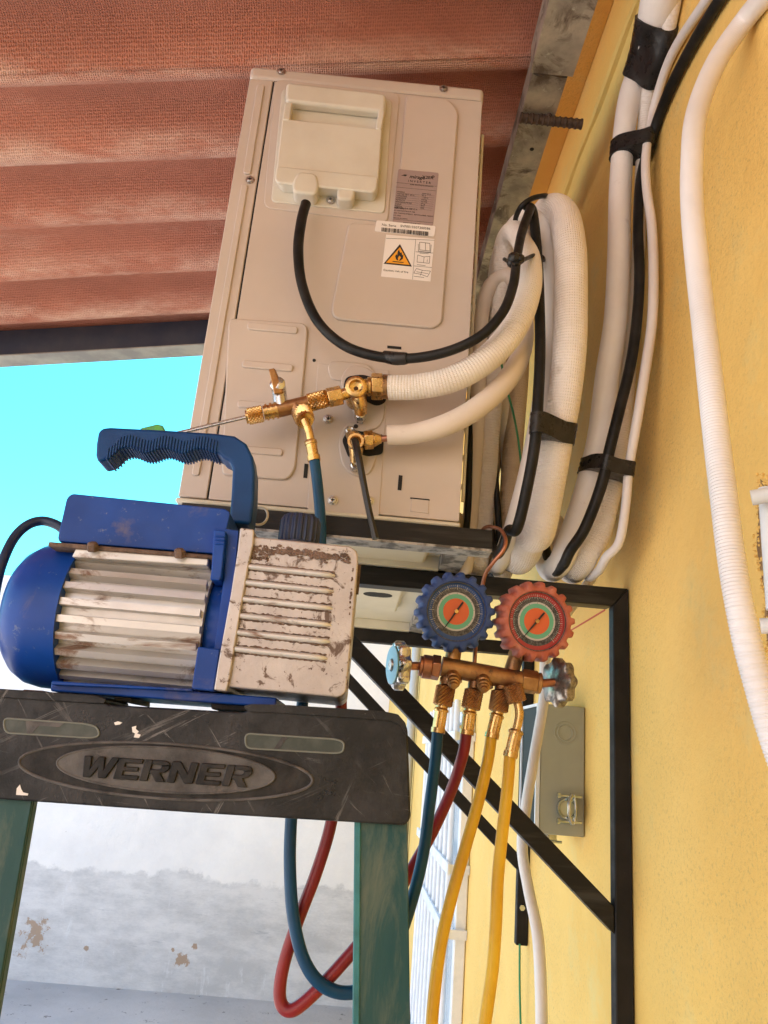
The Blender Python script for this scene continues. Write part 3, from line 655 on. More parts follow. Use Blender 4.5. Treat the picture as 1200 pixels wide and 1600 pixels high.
bm = B(); fl = [(617, 405), (619, 402), (620, 404), (621, 398), (623, 395), (625, 400), (627, 399), (628, 404), (630, 402), (629, 409), (625, 412), (623, 412), (626, 407), (623.5, 404), (621, 408), (622, 412), (618.5, 410)]
flatpoly(bm, [atAC(*q) for q in fl], YT-.0005); flatpoly(bm, [atAC(*q) for q in ((613, 412.5), (630, 414.3), (630, 415.5), (613, 413.7))], YT-.0005)
text(bm, 'Caution, risk of fire', *atAC(598.5, 427.5), YT, .0038, ext=.00008)
def ln(a, b_, w=.00018):
    (x0, z0), (x1, z1) = atAC(*a), atAC(*b_); beam(bm, (x0, YT-.0001, z0), (x1, YT-.0001, z1), w*2, .0002, up=Vector((0, 1, 0)))
ln((649, 378.5), (644, 441)); ln((649, 398), (676, 400)); ln((646, 420), (674, 422.5)); ln((603, 377), (678, 380))
for q in ([(655, 383), (664, 384), (664, 396), (655, 395), (655, 383)], [(664, 384), (671, 385), (671, 397), (664, 396)], [(653, 386), (653, 397), (672, 399), (673, 387)],
          [(652, 403), (662, 406), (671, 405), (670, 416), (661, 415), (651, 414), (652, 403)], [(662, 406), (661, 415)], [(667, 407.5), (667, 408)], [(667, 410), (666.6, 414)],
          [(650, 424), (660, 427), (672, 428), (667, 437), (657, 433), (646, 431), (650, 424)], [(650, 429), (668, 432)], [(659, 427), (656, 435)], [(655, 400), (669, 401)], [(651, 418), (664, 419.5)], [(646, 436), (662, 438)]):
    for a, b_ in zip(q, q[1:]): ln(a, b_, .00022)
obj('printing', bm, M_ink, ls, smooth=0)

# service valves (parts of the unit)
def V(px, py, dy): return P(px, py, AY-dy)
YV = .040
sv = obj('gas_valve', B(), M_brass, ac) if False else None
bm = B(); c = V(557, 604, YV)
lathe(bm, c+Vector((0, .034, 0)), (0, -1, -.12), [(0, .012), (.020, .012), (.028, .0085), (.036, .0085), (.037, .0118), (.046, .0118), (.047, .0105), (.047, .0075), (.040, .0070), (.038, 0)], 28)
sweep(bm, [c+Vector((0, -.0, -.006)), V(562, 628, YV-.004), V(564, 645, YV-.016)], [.0085, .0080, .0070], n=14)
cyl(bm, V(562, 605, YV-.006), V(585, 603, YV-.006), .0085, 18)
gv = obj('gas_valve', bm, M_brass, ac)
bm = B(); cyl(bm, V(580, 604, YV-.006), V(598, 604, YV-.006), .0150, 6, rot=.3); cyl(bm, V(574, 604, YV-.006), V(580, 604, YV-.006), .0105, 20); obj('flare_nut', bm, M_brass, gv, bevel=.001)
bm = B(); cyl(bm, V(597, 604, YV-.006), V(610, 605, YV-.006), .0135, 24); obj('nut_collar', bm, M_brassold, gv)
bm = B(); p = V(563, 647, YV-.018); lathe(bm, p, (0, -1, 0), [(-.012, .0066), (0, .0066), (.002, .0062), (.0035, .004), (.0025, .0032), (.0015, 0)], 6); obj('cap_screw', bm, M_chrome, gv)
bm = B(); lathe(bm, c+Vector((0, -.0045, -.001)), (0, -1, -.12), [(0, .0068), (.0004, .0068)], 20); obj('bore', bm, mat('dark_bore', (.10, .045, .02), .6, .5), gv)
bm = B(); c = V(556, 687, .030)
lathe(bm, c+Vector((0, .026, 0)), (0, -1, -.10), [(0, .008), (.018, .008), (.026, .0088), (.030, .0088), (.030, .0062), (.022, .0058), (.022, 0)], 24)
sweep(bm, [V(548, 678, .010), V(556, 690, .022), V(556, 722, .012)], [.0062, .0085, .0062], n=14); cyl(bm, V(556, 688, .022), V(572, 688, .022), .0062, 16)
lv = obj('liquid_valve', bm, M_brass, ac)
bm = B(); cyl(bm, V(569, 688, .024), V(583, 687, .024), .0105, 6, rot=.4); lathe(bm, V(583, 687, .024), V(592, 686, .024)-V(583, 687, .024), [(0, .0090), (.007, .0055), (.009, .0052)], 20); obj('flare_nut', bm, M_brass, lv, bevel=.0008)
bm = B(); cyl(bm, V(588, 686.5, .024), V(612, 684, .026), .0036, 14); obj('copper_stub', bm, M_copper, lv)
for x, y in ((547, 675), (555, 728)):
    bm = B(); p = V(x, y, .010); lathe(bm, p, (0, -1, 0), [(-.004, .0062), (.003, .0062), (.005, .0058), (.0065, .004), (.005, .0025), (.004, 0)], 6 if y < 700 else 18); obj('cap_screw', bm, M_chrome, lv)

# ================================================================ PIPES AND CABLES
def path(spec, tail=True, r=.012, up=.10):
    pts, rad = [], []
    for s in spec:
        px, py, Y, rp = s; rr = rp*Y/F; pts.append(T(px, py, Y, rr)); rad.append(rr)
    if tail:
        p = pts[-1]; r = rad[-1]; zz = .2265+r
        pts[-1] = Vector((p.x, p.y, max(p.z, zz+.012)))
        for dy, dz in ((.035, .002), (.09, .012), (.17, up)): pts.append(Vector((min(p.x, XW-r-.004), p.y+dy, zz+dz))); rad.append(r)
    return pts, rad
TUBES = {}
def pipe(name, label, cat, spec, m, group=None, tail=True, **k):
    pts, rad = path(spec, tail); key = k.pop('key', None)
    if key: TUBES[key] = catmull([Vector((*p, r)) for p, r in zip(pts, rad)], 16)
    return tubething(name, label, cat, pts, rad, m, group, sub=k.pop('sub', 10), **k)
GP = 'insulated pipes coiled beside the unit'; GQ = 'pipes and cables taped in a bundle up the wall'
pipe('insulated_pipe', 'thick woven white pipe leaving the upper brass valve in a curve', 'pipe',
     [(607,606,.757,21.5),(655,604,.752,22),(710,591,.744,23),(762,560,.738,24),(803,513,.738,24),(824,462,.745,23),(828,420,.758,22),(820,385,.78,21),(803,362,.81,20),(788,385,.84,19),(782,450,.86,18),(776,560,.88,17),(765,680,.90,17),(758,780,.92,17)], M_foamr, GP, n=28)
pipe('insulated_pipe', 'smooth white pipe leaving the lower valve by its copper stub', 'pipe',
     [(606,680,.772,17),(650,677,.767,17.5),(710,658,.760,19),(765,622,.760,19),(804,576,.775,18),(820,525,.80,16),(815,470,.83,14),(800,436,.845,13.5),(780,434,.85,13.5),(762,455,.855,13.5),(752,500,.86,13),(748,600,.88,13),(742,720,.90,13)], M_foamb, GP, n=24)
pipe('insulated_pipe', 'smooth grey-white pipe arching highest behind the black cable, inside the woven arch', 'pipe',
     [(800,850,.97,13),(792,700,.95,13),(778,560,.92,13),(772,470,.89,13),(778,405,.865,13.5),(797,360,.84,14),(822,338,.82,14.5),(846,352,.805,15),(856,410,.80,15),(855,510,.80,15),(846,620,.81,15),(826,730,.835,15),(803,820,.865,15),(788,890,.90,14)], M_foamw, GP, n=22)
pipe('insulated_pipe', 'fattest woven white pipe bent over at the top in a tight arch', 'pipe',
     [(838,470,.87,17),(838,400,.86,19),(842,348,.84,22),(860,326,.81,26),(880,336,.785,29),(890,385,.765,30),(892,450,.765,30),(890,540,.772,30),(882,620,.785,28.5),(870,690,.80,27),(857,760,.82,27),(842,830,.845,27),(828,885,.875,27)], M_foamr, GP, n=34, key='arch')
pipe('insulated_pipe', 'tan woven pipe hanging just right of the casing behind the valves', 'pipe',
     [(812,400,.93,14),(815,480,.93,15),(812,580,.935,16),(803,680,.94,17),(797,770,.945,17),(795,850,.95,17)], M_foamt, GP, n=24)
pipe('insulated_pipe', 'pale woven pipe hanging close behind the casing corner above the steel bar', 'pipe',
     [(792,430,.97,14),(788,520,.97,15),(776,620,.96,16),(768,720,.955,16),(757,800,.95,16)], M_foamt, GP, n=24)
pipe('black_cable', 'thin black cable hanging along the casing right edge to the steel bar', 'cable',
     [(775,440,.90,5),(757,520,.89,5),(740,610,.885,5.5),(734,700,.89,5.5),(731,800,.90,5.5)], M_cable, None, n=12)
pipe('black_cable', 'black cable hanging among the tan woven pipes behind the hook', 'cable',
     [(790,400,.88,7),(780,450,.875,7.5),(764,500,.88,7.5),(762,560,.90,6),(770,650,.91,5.5),(774,740,.91,5.5),(780,850,.92,5.5)], M_cable, None, n=12)
pipe('power_cable', 'thick black cable looping from the casing cover down across the panel and up', 'cable',
     [(478,318,.778,9.5),(471,345,.772,9.5),(466,390,.768,9.5),(472,445,.765,9.2),(495,500,.758,9),(535,538,.752,9),(585,556,.745,9),(640,560,.735,9),(700,549,.722,9),(752,524,.712,9),(786,487,.706,9),(802,445,.708,9),(807,408,.715,8.5),(815,365,.74,8.5),(829,325,.765,8.5)], M_cable, None, tail=False, n=18)
pipe('black_cable', 'black cable running down in front of the white arch, taped to it', 'cable',
     [(822,322,.785,8),(832,330,.772,9),(838,380,.768,9.5),(842,450,.765,9.5),(844,540,.765,9.5),(841,620,.763,9.8),(836,690,.766,9.8),(824,760,.776,9.5),(808,825,.79,9.3),(793,885,.81,9)], M_cable, None, n=18, key='front')
# second bundle
J = [(1046,-60,.78,38),(1034,-10,.79,38),(1020,50,.80,33),(1004,100,.81,27),(985,150,.82,23),(975,210,.83,21),(969,300,.84,21),(967,400,.84,21),(962,500,.845,21),(950,580,.85,21),(937,680,.855,20.5),(921,750,.865,20.5),(904,805,.88,20),(884,865,.90,20)]
pipe('wall_pipe', 'fat smooth white pipe rising up the wall, wrapped in black tape', 'pipe', J, M_foamw, GQ, n=28, key='J')
pipe('wall_pipe', 'woven white pipe rising behind the fat smooth pipe, seen below the lowest tape', 'pipe',
     [(1062,-60,.83,16),(1040,60,.84,14),(1012,150,.85,13),(1003,260,.86,12),(998,380,.865,12),(988,500,.87,13),(978,620,.875,14),(965,720,.875,16),(950,775,.88,20),(935,830,.89,21),(918,885,.90,20)], M_foamr, GQ, n=24, key='M')
pipe('wall_conduit', 'thin smooth white tube on the right of the taped pipes', 'tube',
     [(1145,-60,.76,9),(1104,0,.77,9),(1050,85,.78,9),(1022,167,.80,8.5),(1010,235,.80,8.5),(1010,290,.80,8.5),(1018,350,.80,9),(1021,420,.80,9),(1019,500,.805,9),(1008,580,.81,9),(995,660,.82,8.5),(983,730,.83,8),(977,795,.84,7.5),(967,848,.86,7.5),(948,892,.88,7.5)], M_pvc, GQ, n=16, key='K')
pipe('wall_cable', 'black cable rising with the taped pipes between fat pipe and thin tube', 'cable',
     [(1165,-60,.78,10),(1117,12,.79,10),(1075,83,.80,10),(1044,146,.81,10),(1022,205,.82,10),(1002,275,.815,9.5),(997,350,.81,9.5),(999,430,.81,9.5),(995,500,.812,9.5),(985,570,.815,9.5),(968,640,.818,9.5),(953,700,.822,9.5),(939,760,.832,9.5),(914,825,.85,9.2),(891,882,.87,9)], M_cable, GQ, n=16, key='L')
def proj_y(p):
    c = Xc*p.x+Yc*p.y+Zc*p.z; return 800+F*c.y/c.z
def at_y(key, y):
    q = TUBES[key]; b_ = None
    for i, (a, c) in enumerate(zip(q, q[1:])):
        ya_, yc_ = proj_y(a.xyz), proj_y(c.xyz)
        if (ya_-y)*(yc_-y) <= 0 and ya_ != yc_:
            m_ = a.lerp(c, (y-ya_)/(yc_-ya_)); b_ = (m_.xyz, m_.w)
    return b_
def band(label, keys, ys, parentgroup='black tape wraps', ex=.0012, name='tape_wrap', m=None):
    """tape pulled taut round the tubes named in keys, between photo heights ys; keys = (tube, tilt)"""
    rings = []
    for y in ys: rings.append([(c, r+ex) for c, r in (at_y(k, y+dy) for k, dy in keys)])
    ca = sum((c for c, r in rings[0]), Vector())/len(rings[0]); cb = sum((c for c, r in rings[-1]), Vector())/len(rings[-1])
    ax = (cb-ca).normalized(); u = (Vector((1, 0, 0))-ax*ax.x).normalized(); w = ax.cross(u); n = 56; bm = B(); vr = []
    steps = 3*len(ys)
    for s in range(steps+1):
        t = s/steps; f = t*(len(rings)-1); i = min(int(f), len(rings)-2); ft = f-i
        cs = [(a[0].lerp(b_[0], ft), a[1]*(1-ft)+b_[1]*ft) for a, b_ in zip(rings[i], rings[i+1])]
        c = sum((q for q, r in cs), Vector())/len(cs); ring = []
        # support function of the circles gives their taut wrap
        samples = [(q+(u*math.cos(2*math.pi*k/40)+w*math.sin(2*math.pi*k/40))*r) for q, r in cs for k in range(40)]
        pl2 = [((p-c).dot(u), (p-c).dot(w)) for p in samples]
        pl2 = sorted(set((round(a, 6), round(b2, 6)) for a, b2 in pl2)); 
        def half(ps):
            h = []
            for p in ps:
                while len(h) >= 2 and (h[-1][0]-h[-2][0])*(p[1]-h[-2][1])-(h[-1][1]-h[-2][1])*(p[0]-h[-2][0]) <= 0: h.pop()
                h.append(p)
            return h
        hull = half(pl2)[:-1]+half(pl2[::-1])[:-1]
        per = [0]
        for a, b2 in zip(hull, hull[1:]+hull[:1]): per.append(per[-1]+math.dist(a, b2))
        off = min(range(len(hull)), key=lambda k: hull[k][0]); tot = per[-1]; start = per[off]
        for k in range(n):
            d = (start+tot*k/n) % tot; j = max(i2 for i2 in range(len(hull)) if per[i2] <= d+1e-9)
            a, b2 = hull[j], hull[(j+1) % len(hull)]; seg = max(1e-9, per[j+1]-per[j]); q = (d-per[j])/seg
            jit = 1.012+.010*math.sin(k*.9+s*2.1)+.006*random.uniform(-1, 1)
            ring.append(bm.verts.new(c+u*((a[0]*(1-q)+b2[0]*q)*jit)+w*((a[1]*(1-q)+b2[1]*q)*jit)+ax*(.0016*math.sin(k*.35)*(1 if s in (0, steps) else 0))))
        vr.append(ring)
    for a, b2 in zip(vr, vr[1:]):
        for k in range(n): bm.faces.new((a[k], a[(k+1)%n], b2[(k+1)%n], b2[k]))
    bm.faces.new(vr[0]); bm.faces.new(vr[-1])
    return tag(obj(name, bm, m or M_tape, smooth=70), label, 'tape' if name == 'tape_wrap' else 'tie', parentgroup)
band('black tape round the fattest woven pipe and the black cable beside it', [('arch', 8), ('front', 0)], [650, 665, 682])
band('widest black tape wrap, near the top of the fat wall pipe', [('J', 0), ('M', 6)], [32, 50, 70, 90, 108, 122], ex=.0035)
band('short black tape wrap round wall pipe and thin tube, just under the widest wrap', [('J', 0), ('M', 6), ('K', 16), ('L', 16)], [206, 217, 230])
band('lowest black tape wrap, holding all the wall pipes together above the bracket', [('J', 4), ('M', 8), ('L', 4), ('K', 8)], [716, 726, 738])
def tie(spec, label, wpx=3.5, n=10):
    pts = [T(x, y, Y, .004) for x, y, Y in spec]
    return tag(obj('cable_tie', sweep(B(), pts, wpx*.78/F, n=n, sub=6), M_cable), label, 'cable tie')
tie([(806,352,.82),(806,340,.80),(815,322,.775),(832,310,.775),(850,306,.79),(858,308,.82)], 'black tie strapped over the top of the pipe arches', 5)
tie([(788,405,.80),(797,410,.74),(806,412,.705),(822,404,.725),(838,398,.76),(848,402,.77),(850,408,.80)], 'black tie knotted where the power cable meets the woven pipe', 3.5)
bm = B()
for x, y, Y, r in ((803,404,.712,.0075),(800,410,.715,.006),(812,405,.712,.006)): bmesh.ops.create_icosphere(bm, subdivisions=2, radius=r, matrix=Matrix.Translation(P(x, y, Y)))
tag(obj('tape_knot', bm, M_tape), 'lump of black tape on the power cable beside the woven pipe', 'tape')
bm = B(); pp = [P(600,557,.744), P(618,560,.739), P(636,560,.735)]; sweep(bm, pp, [.0066,.0074,.0064], n=18, sub=4, mod=lambda l: 1+.04*math.sin(l*900))
tag(obj('tape_knot', bm, M_tape), 'tape lump at the lowest point of the looping power cable', 'tape')
# conduit nearest the lens: corrugated
N_ = [(1262,-90,.58,20),(1215,-30,.58,20.5),(1165,30,.575,21),(1118,100,.57,21.5),(1088,180,.565,21.5),(1081,260,.56,21),(1082,330,.555,21),(1089,410,.55,21),(1098,490,.54,21),(1108,580,.53,21.5),(1119,680,.52,21.5),(1130,770,.51,21.5),(1141,860,.505,21.5),(1154,940,.50,21.5),(1169,1010,.50,22),(1188,1080,.50,22),(1212,1160,.50,22),(1246,1250,.50,22),(1290,1350,.50,22)]
pts, rad = path(N_, False)
L0 = sum((b_-a).length for a, b_ in zip(pts[:9], pts[1:10]))
tubething('corrugated_conduit', 'fat white corrugated conduit curving down the near wall at right', 'conduit', pts, rad, M_pvc, n=26, sub=30, step=.0006,
          mod=lambda l: 1+(min(1, max(0, (l-L0+.12)/.25))*.036+.004)*math.sin(l*2*math.pi/.0026) )
# white cable past the grey box, green wires
pts, rad = path([(925,925,1.02,8),(893,948,1.01,8),(865,985,1.0,8),(852,1030,1.0,8),(850,1090,1.0,8),(835,1180,1.0,8),(822,1260,1.0,8),(816,1325,1.0,8),(826,1390,1.0,8),(840,1460,1.0,8.3),(845,1540,1.0,8.5),(847,1640,1.0,8.5),(850,1800,1.0,8.5)], False)
pts[0].z += .02
tubething('white_cable', 'white cable dropping past the grey-green box, behind the brace', 'cable', pts, rad, M_pvc, n=16)
tubething('green_wire', 'thin green wire hanging beside the woven pipes, right of the lower pipe', 'wire', [P(778,540,.86), P(790,600,.87), P(803,650,.87), P(812,705,.88), P(815,760,.90), P(812,850,.93)], .0014, M_green, n=8)
tubething('green_wire', 'thin green wire hanging below the farther bracket post', 'wire', [P(812,1475,1.455), P(812,1540,1.455), P(814,1620,1.455), P(818,1760,1.455)], .0018, M_green, n=8)

# ================================================================ VALVE TOOL ON THE UPPER VALVE
Yt = .756
tl = thing('ball_valve_tool', 'brass knurled tee with chrome lever, screwed on the upper valve', 'valve tool', P(460, 638, Yt))
def Q(x, y, d=0): return P(x, y, Yt-d)
obj('hex_nut', cyl(B(), Q(512,622), Q(534,617), .0108, 6, rot=.25), M_brass, tl, bevel=.0008)
obj('union_stub', lathe(B(), Q(532,618), Q(545,613)-Q(532,618), [(0,.0062),(.012,.0068)], 16), M_brass, tl)
bm = B(); knurl(bm, Q(481,630), Q(508,623), .0095); knurl(bm, Q(500,625), Q(512,622), .0088, 20); obj('knurled_coupling', bm, M_brass, tl, smooth=0)
bm = B(); cyl(bm, Q(434,641), Q(484,629), .0082, 22); cyl(bm, Q(462,634), Q(472,655), .0085, 18); obj('tee_body', bm, M_brassold, tl)
c = Q(474, 650, .004); d = (Q(478, 662, .014)-c).normalized()
bm = B(); knurl(bm, c-d*.008, c+d*.008, .0102); lathe(bm, c+d*.008, d, [(0, .0100), (.003, .0092), (.0032, .0058), (.001, .005), (.001, 0)], 24); obj('knurled_coupling', bm, M_brass, tl, smooth=0)
bm = B(); cyl(bm, Q(412,645), Q(437,640), .0078, 22); 
for t in (.15, .45, .75): a = Q(412,645).lerp(Q(437,640), t); cyl(bm, a, a+(Q(437,640)-Q(412,645))*.12, .0092, 22)
obj('valve_neck', bm, M_brass, tl)
bm = B(); knurl(bm, Q(387,651), Q(411,646), .0088); cyl(bm, Q(384.5,651.5), Q(388,651), .0075, 20); obj('knurled_nut', bm, M_brass, tl, smooth=0)
bm = B(); cyl(bm, Q(440,640), Q(435,606), .0078, 22); lathe(bm, Q(435,606)-Vector((0,.002,0)), (0,-1,0), [(-.004,.0082),(.008,.0082),(.0095,.006),(.0095,0)], 20); st = obj('lever_stem', bm, M_chrome, tl)
bm = B(); sweep(bm, [Q(437,616,.006), Q(432,598,.008), Q(425,577,.010)], [.0078,.0068,.0050], n=4, sub=3, flat=.7); obj('lever', bm, M_brassold, tl, bevel=.001)
bm = B(); cyl(bm, Q(386,652), Q(262,681.5), .0017, 12); cyl(bm, Q(386,649.5), Q(262,679), .0011, 8); obj('steel_rod', bm, M_chrome, tl)
bm = B(); prism(bm, [(219,680),(223,673),(248,667),(257,669),(262,681),(258,684)], Yt-.008, Yt+.008, Yt); obj('end_knob', bm, M_lime, tl, bevel=.0015)
# hex key in the lower valve
kp = [P(553,690,.764), P(556,694,.748), P(567,750,.742), P(577,800,.738), P(587,842,.735)]
bm = B(); sweep(bm, kp, [.0040,.0042,.0038,.0036,.0036], n=6, sub=3)
tag(obj('hex_key', bm, mat('black_tool_steel', (.05,.048,.045), .3, .7), smooth=25), 'black hex key standing in the lower valve, crossing the steel bar', 'hex key')

# ================================================================ VACUUM PUMP
Ya = .665
pm = thing('vacuum_pump', 'blue and silver vacuum pump with carrying handle, sitting on the ladder', 'pump', P(280, 1100, Ya))
cz = P(200, 971, Ya).z; cy = Ya
xL = P(-2, 975, .63).x; xC = P(81, 990, .605).x; xM = P(309, 1000, .607).x; xF0 = P(352, 1000, .607).x
ax = (1, 0, 0)
bm = B(); lathe(bm, (xL, cy, cz), ax, [(0, .0), (0, .038), (.003, .046), (.009, .053), (.018, .0585), (.030, .061), (xC-xL, .0615), (xC-xL+.0001, .058)], 72); obj('fan_cover', bm, M_blue, pm, smooth=35)
p = P(86, 886, .625); bm = B(); lathe(bm, (p.x, p.y-.001, p.z), (0, -1, .55), [(-.004, .0035), (.001, .0035), (.002, .002), (.0015, 0)], 16); obj('screw', bm, M_grime, pm)
bm = B(); lathe(bm, (xC-.004, cy, cz), ax, [(0, .0510), (xM-xC+.004, .0510)], 64)
nf = 27
for k in range(nf):
    th = 2*math.pi*k/nf+.05; u = Vector((0, math.cos(th), math.sin(th))); v = Vector((0, -math.sin(th), math.cos(th))); c = Vector((xC-.003, cy, cz))
    q = [c+u*r+v*s for r, s in ((.0475, -.0030), (.0588, -.0028), (.0588, .0028), (.0475, .0030))]
    extr(bm, q, Vector((xM-xC+.003-.0015*(k % 2), 0, 0)))
obj('finned_motor', bm, M_alu, pm, smooth=30)
bm = B(); lathe(bm, (xM, cy, cz), ax, [(0, .044), (.004, .047), (xF0-xM, .047)], 48); obj('motor_neck', bm, M_blue, pm)
def pp_(px, y0, y1, name, m, parent=pm, r=0, bevel=.002, seg=3, Yref=None, smooth=40):
    return obj(name, prism(B(), rnd(px, r) if r else px, y0, y1, Yref or y0), m, parent, bevel=bevel, seg=seg, smooth=smooth)
pp_([(334,827),(353,829),(351,850),(346,900),(343,907),(328,906),(330,890)], .604, .72, 'mount_lug', M_blue, r=3)
pp_([(352,826),(373,829),(366,905),(346,1012),(336,1076),(322,1076),(335,1010),(350,900)], .612, .718, 'mount_plate', M_blue, r=2)
pp_([(309,1010),(344,1014),(334,1080),(299,1076)], .602, .72, 'mount_lug', M_blue, r=3)
for y_ in (836, 842, 848): pp_([(336,y_),(351,y_+1),(351,y_+3),(336,y_+2)], .6025, .606, 'mount_rib', M_blue, bevel=.0005)
pp_([(375,824),(397,827),(396,850),(389,880),(375,960),(359,1060),(354,1080),(334,1078),(340,1040),(360,930),(371,860)], .6005, .73, 'end_flange', M_cast, r=3, bevel=.0015)
# oil case
oc = pp_([(392,838),(546,853),(558,860),(560,875),(550,990),(541,1082),(530,1090),(352,1073),(358,1040),(380,900)], .6045, .722, 'oil_case', M_cast, r=[4,4,6,6,0,6,8,4,0,0], bevel=.006, seg=5)
for (q0_, q1_, r_) in (((400,859),(546,874),.0022), ((402,853),(470,860),.0016), ((552,880),(546,960),.0013), ((382,870),(420,874),.0024)):
    a, b_ = P(*q0_, .605), P(*q1_, .605); random.seed(int(q0_[0])); n_ = 40
    obj('grime_line', sweep(B(), [a.lerp(b_, k/n_)+Vector((random.uniform(-.0004, .0004), r_*.35, random.uniform(-.0012, .0008))) for k in range(n_+1)], [r_*random.uniform(.4, 1.15) for _ in range(n_+1)], n=7, sub=2), M_grime, oc)
xr = [522,520,518,516,514,510]
for i, y in enumerate((884, 909, 935, 961, 987, 1013)):
    x0 = 377-i*3.2
    a, b_ = P(x0, y, .6035), P(xr[i], y+.104*(xr[i]-x0), .6035)
    bm = B(); sweep(bm, [a, a.lerp(b_, .33), a.lerp(b_, .66), a.lerp(b_, .93), b_+Vector((.001, .002, 0))], [.0024, .0024, .0024, .0022, .0009], n=12, sub=3); obj('case_rib', bm, M_alu, oc)
    for dz in (.0034, -.0034):                           # caked grime along each rib
        bm = B(); random.seed(i*5+(dz > 0)); n_ = 45
        sweep(bm, [a.lerp(b_, k/n_)+Vector((0, .0009+.0003*random.random(), dz*.82+random.uniform(-.0005, .0005))) for k in range(n_+1)], [random.uniform(.0003, .0012) for _ in range(n_+1)], n=6, sub=2); obj('grime_line', bm, M_grime, oc)
bm = B(); random.seed(21)                                # grime caked at the shoulder and the foot of the case
for k in range(260):
    x = random.uniform(386, 545); y = 856+.10*(x-390)+random.gauss(0, 3.2)+(8*max(0, random.gauss(0, 1)) if x < 430 else 0); s = random.uniform(.0004, .0015); q = P(x, y, .6045 if y > 868+.1*(x-390) else .6035)
    bmesh.ops.create_icosphere(bm, subdivisions=1, radius=s, matrix=Matrix.Translation(q) @ Matrix.Diagonal((1.6, .35, .8, 1)))
for k in range(150):
    t = random.random(); x = 550-10*t+random.gauss(0, 2); y = 875+200*t; bmesh.ops.create_icosphere(bm, subdivisions=1, radius=random.uniform(.0004, .0013), matrix=Matrix.Translation(P(x, y, .6055)) @ Matrix.Diagonal((.7, .5, 1.8, 1)))
obj('grime_crust', bm, M_grime, oc)
bm = B(); cyl(bm, P(548, 905, .635)-Vector((.004, 0, 0)), P(562, 906, .635), .0125, 24); obj('sight_glass', bm, M_grime, oc)
bm = B(); p = P(466, 850, Ya); lathe(bm, (p.x, Ya, P(466, 858, Ya).z), (0, 0, 1), [(0, .0182), (.004, .0188), (.0045, .0182)], 40); lathe(bm, (p.x, Ya, P(466, 850, Ya).z), (0, 0, 1), [(0, .0172), (.003, .0178), (.020, .0176), (.0245, .0155), (.0262, .011), (.0265, 0)], 80, fn=lambda t, r: r*(1+.035*(1 if math.sin(t*20) > 0 else -1)) if r > .015 else r)
obj('oil_cap', bm, M_navy, oc, smooth=30)
# electrical box, dirty lower strip, screws
eb = pp_([(112,771),(352,795),(360,801),(345,866),(92,846),(90,840),(104,778)], .616, .712, 'switch_box', M_blue, r=[5,3,3,2,2,2,6], bevel=.004, seg=4)
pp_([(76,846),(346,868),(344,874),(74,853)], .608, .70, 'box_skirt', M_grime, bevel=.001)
pp_([(118,857),(326,872),(324,884),(112,870)], .611, .66, 'motor_shelf', M_alu, bevel=.001)
for x, y in ((145,853), (281,863)): p = P(x, y, .606); bm = B(); lathe(bm, p, (0, -.5, .8), [(-.004, .0046), (.0015, .0046), (.003, .003), (.0032, 0)], 6); obj('box_screw', bm, M_grime, pm)
# handle
top = [(158,702),(161,684),(168,678),(180,677),(260,681),(340,686),(370,690),(388,702),(398,722),(401,745),(400,790),(395,826),(362,823),(365,780),(367,740),(362,729),(352,724)]
wav = []
x = 346
while x >= 168:
    t = (346-x)/178; y = 713+3.0*math.cos((346-x)/55*2*math.pi*.98)*1.25-3*t+ (17*max(0, t-.86)/.14)
    wav.append((x, y)); x -= 6
hd = pp_(rnd(top[:12], 0)+top[12:]+wav+[(160,730),(157,720)], .6505, .680, 'carry_handle', M_bluegrip, bevel=.0035, seg=4, Yref=.665)
bm = B(); x = 340
while x > 172:
    t = (346-x)/178; y = 713+3.75*math.cos((346-x)/55*2*math.pi*.98)-3*t+(17*max(0, t-.86)/.14)
    a, b_ = P(x, y+1.5, .665), P(x+3, y-17, .665); a.y = b_.y = .6497; beam(bm, a, b_, .0013, .0012, up=Vector((0, 1, 0)))
    a, b_ = a.copy(), a.copy(); a.y = .652; b_.y = .679; a.z += .0003; b_.z += .0003; beam(bm, a, b_, .0013, .0012); x -= 4.6
obj('grip_ridges', bm, M_bluegrip, hd, smooth=0)
bm = B(); sweep(bm, [P(404,806,.70)+Vector((.0085*math.cos(t), .002*t, .0098*math.sin(t))) for t in [-2.4+i*.45 for i in range(12)]], .0012, n=8, sub=3); obj('plastic_ring', bm, M_cover, pm)
# base rail and feet
pp_([(80,1063),(432,1090),(431,1106),(410,1104),(78,1080)], .612, .70, 'base_rail', M_blue, bevel=.0015)
pp_([(80,1064),(300,1076),(300,1080),(80,1070)], .606, .70, 'base_rail', M_blue, bevel=.001)
for x in (50,): pp_([(x-14,1077),(x+18,1079),(x+16,1086),(x-16,1084)], .64, .66, 'foot', M_grime, bevel=.001)
for x0, x1, yb in ((178,205,1096),(330,420,1110)): pp_([(x0,1076+.07*(x0-80)+4),(x1,1076+.07*(x1-80)+4),(x1,yb+3),(x0,yb-2)], .63, .69, 'foot', M_capd, bevel=.001)
pts = [P(x, y, Y) for x, y, Y in ((104,832,.66),(88,820,.66),(66,814,.66),(44,820,.655),(24,838,.65),(8,868,.64),(-4,905,.635),(-14,960,.63),(-30,1030,.64),(-60,1060,.65))]
obj('power_cord', sweep(B(), pts, .0042, n=14, sub=8), M_cord, pm, smooth=50)
bm = B(); cyl(bm, P(505, 905, .718), P(505, 900, .745), .010, 20); cyl(bm, P(528, 958, .718), P(528, 958, .745), .010, 20); obj('inlet_port', bm, M_brassold, pm)

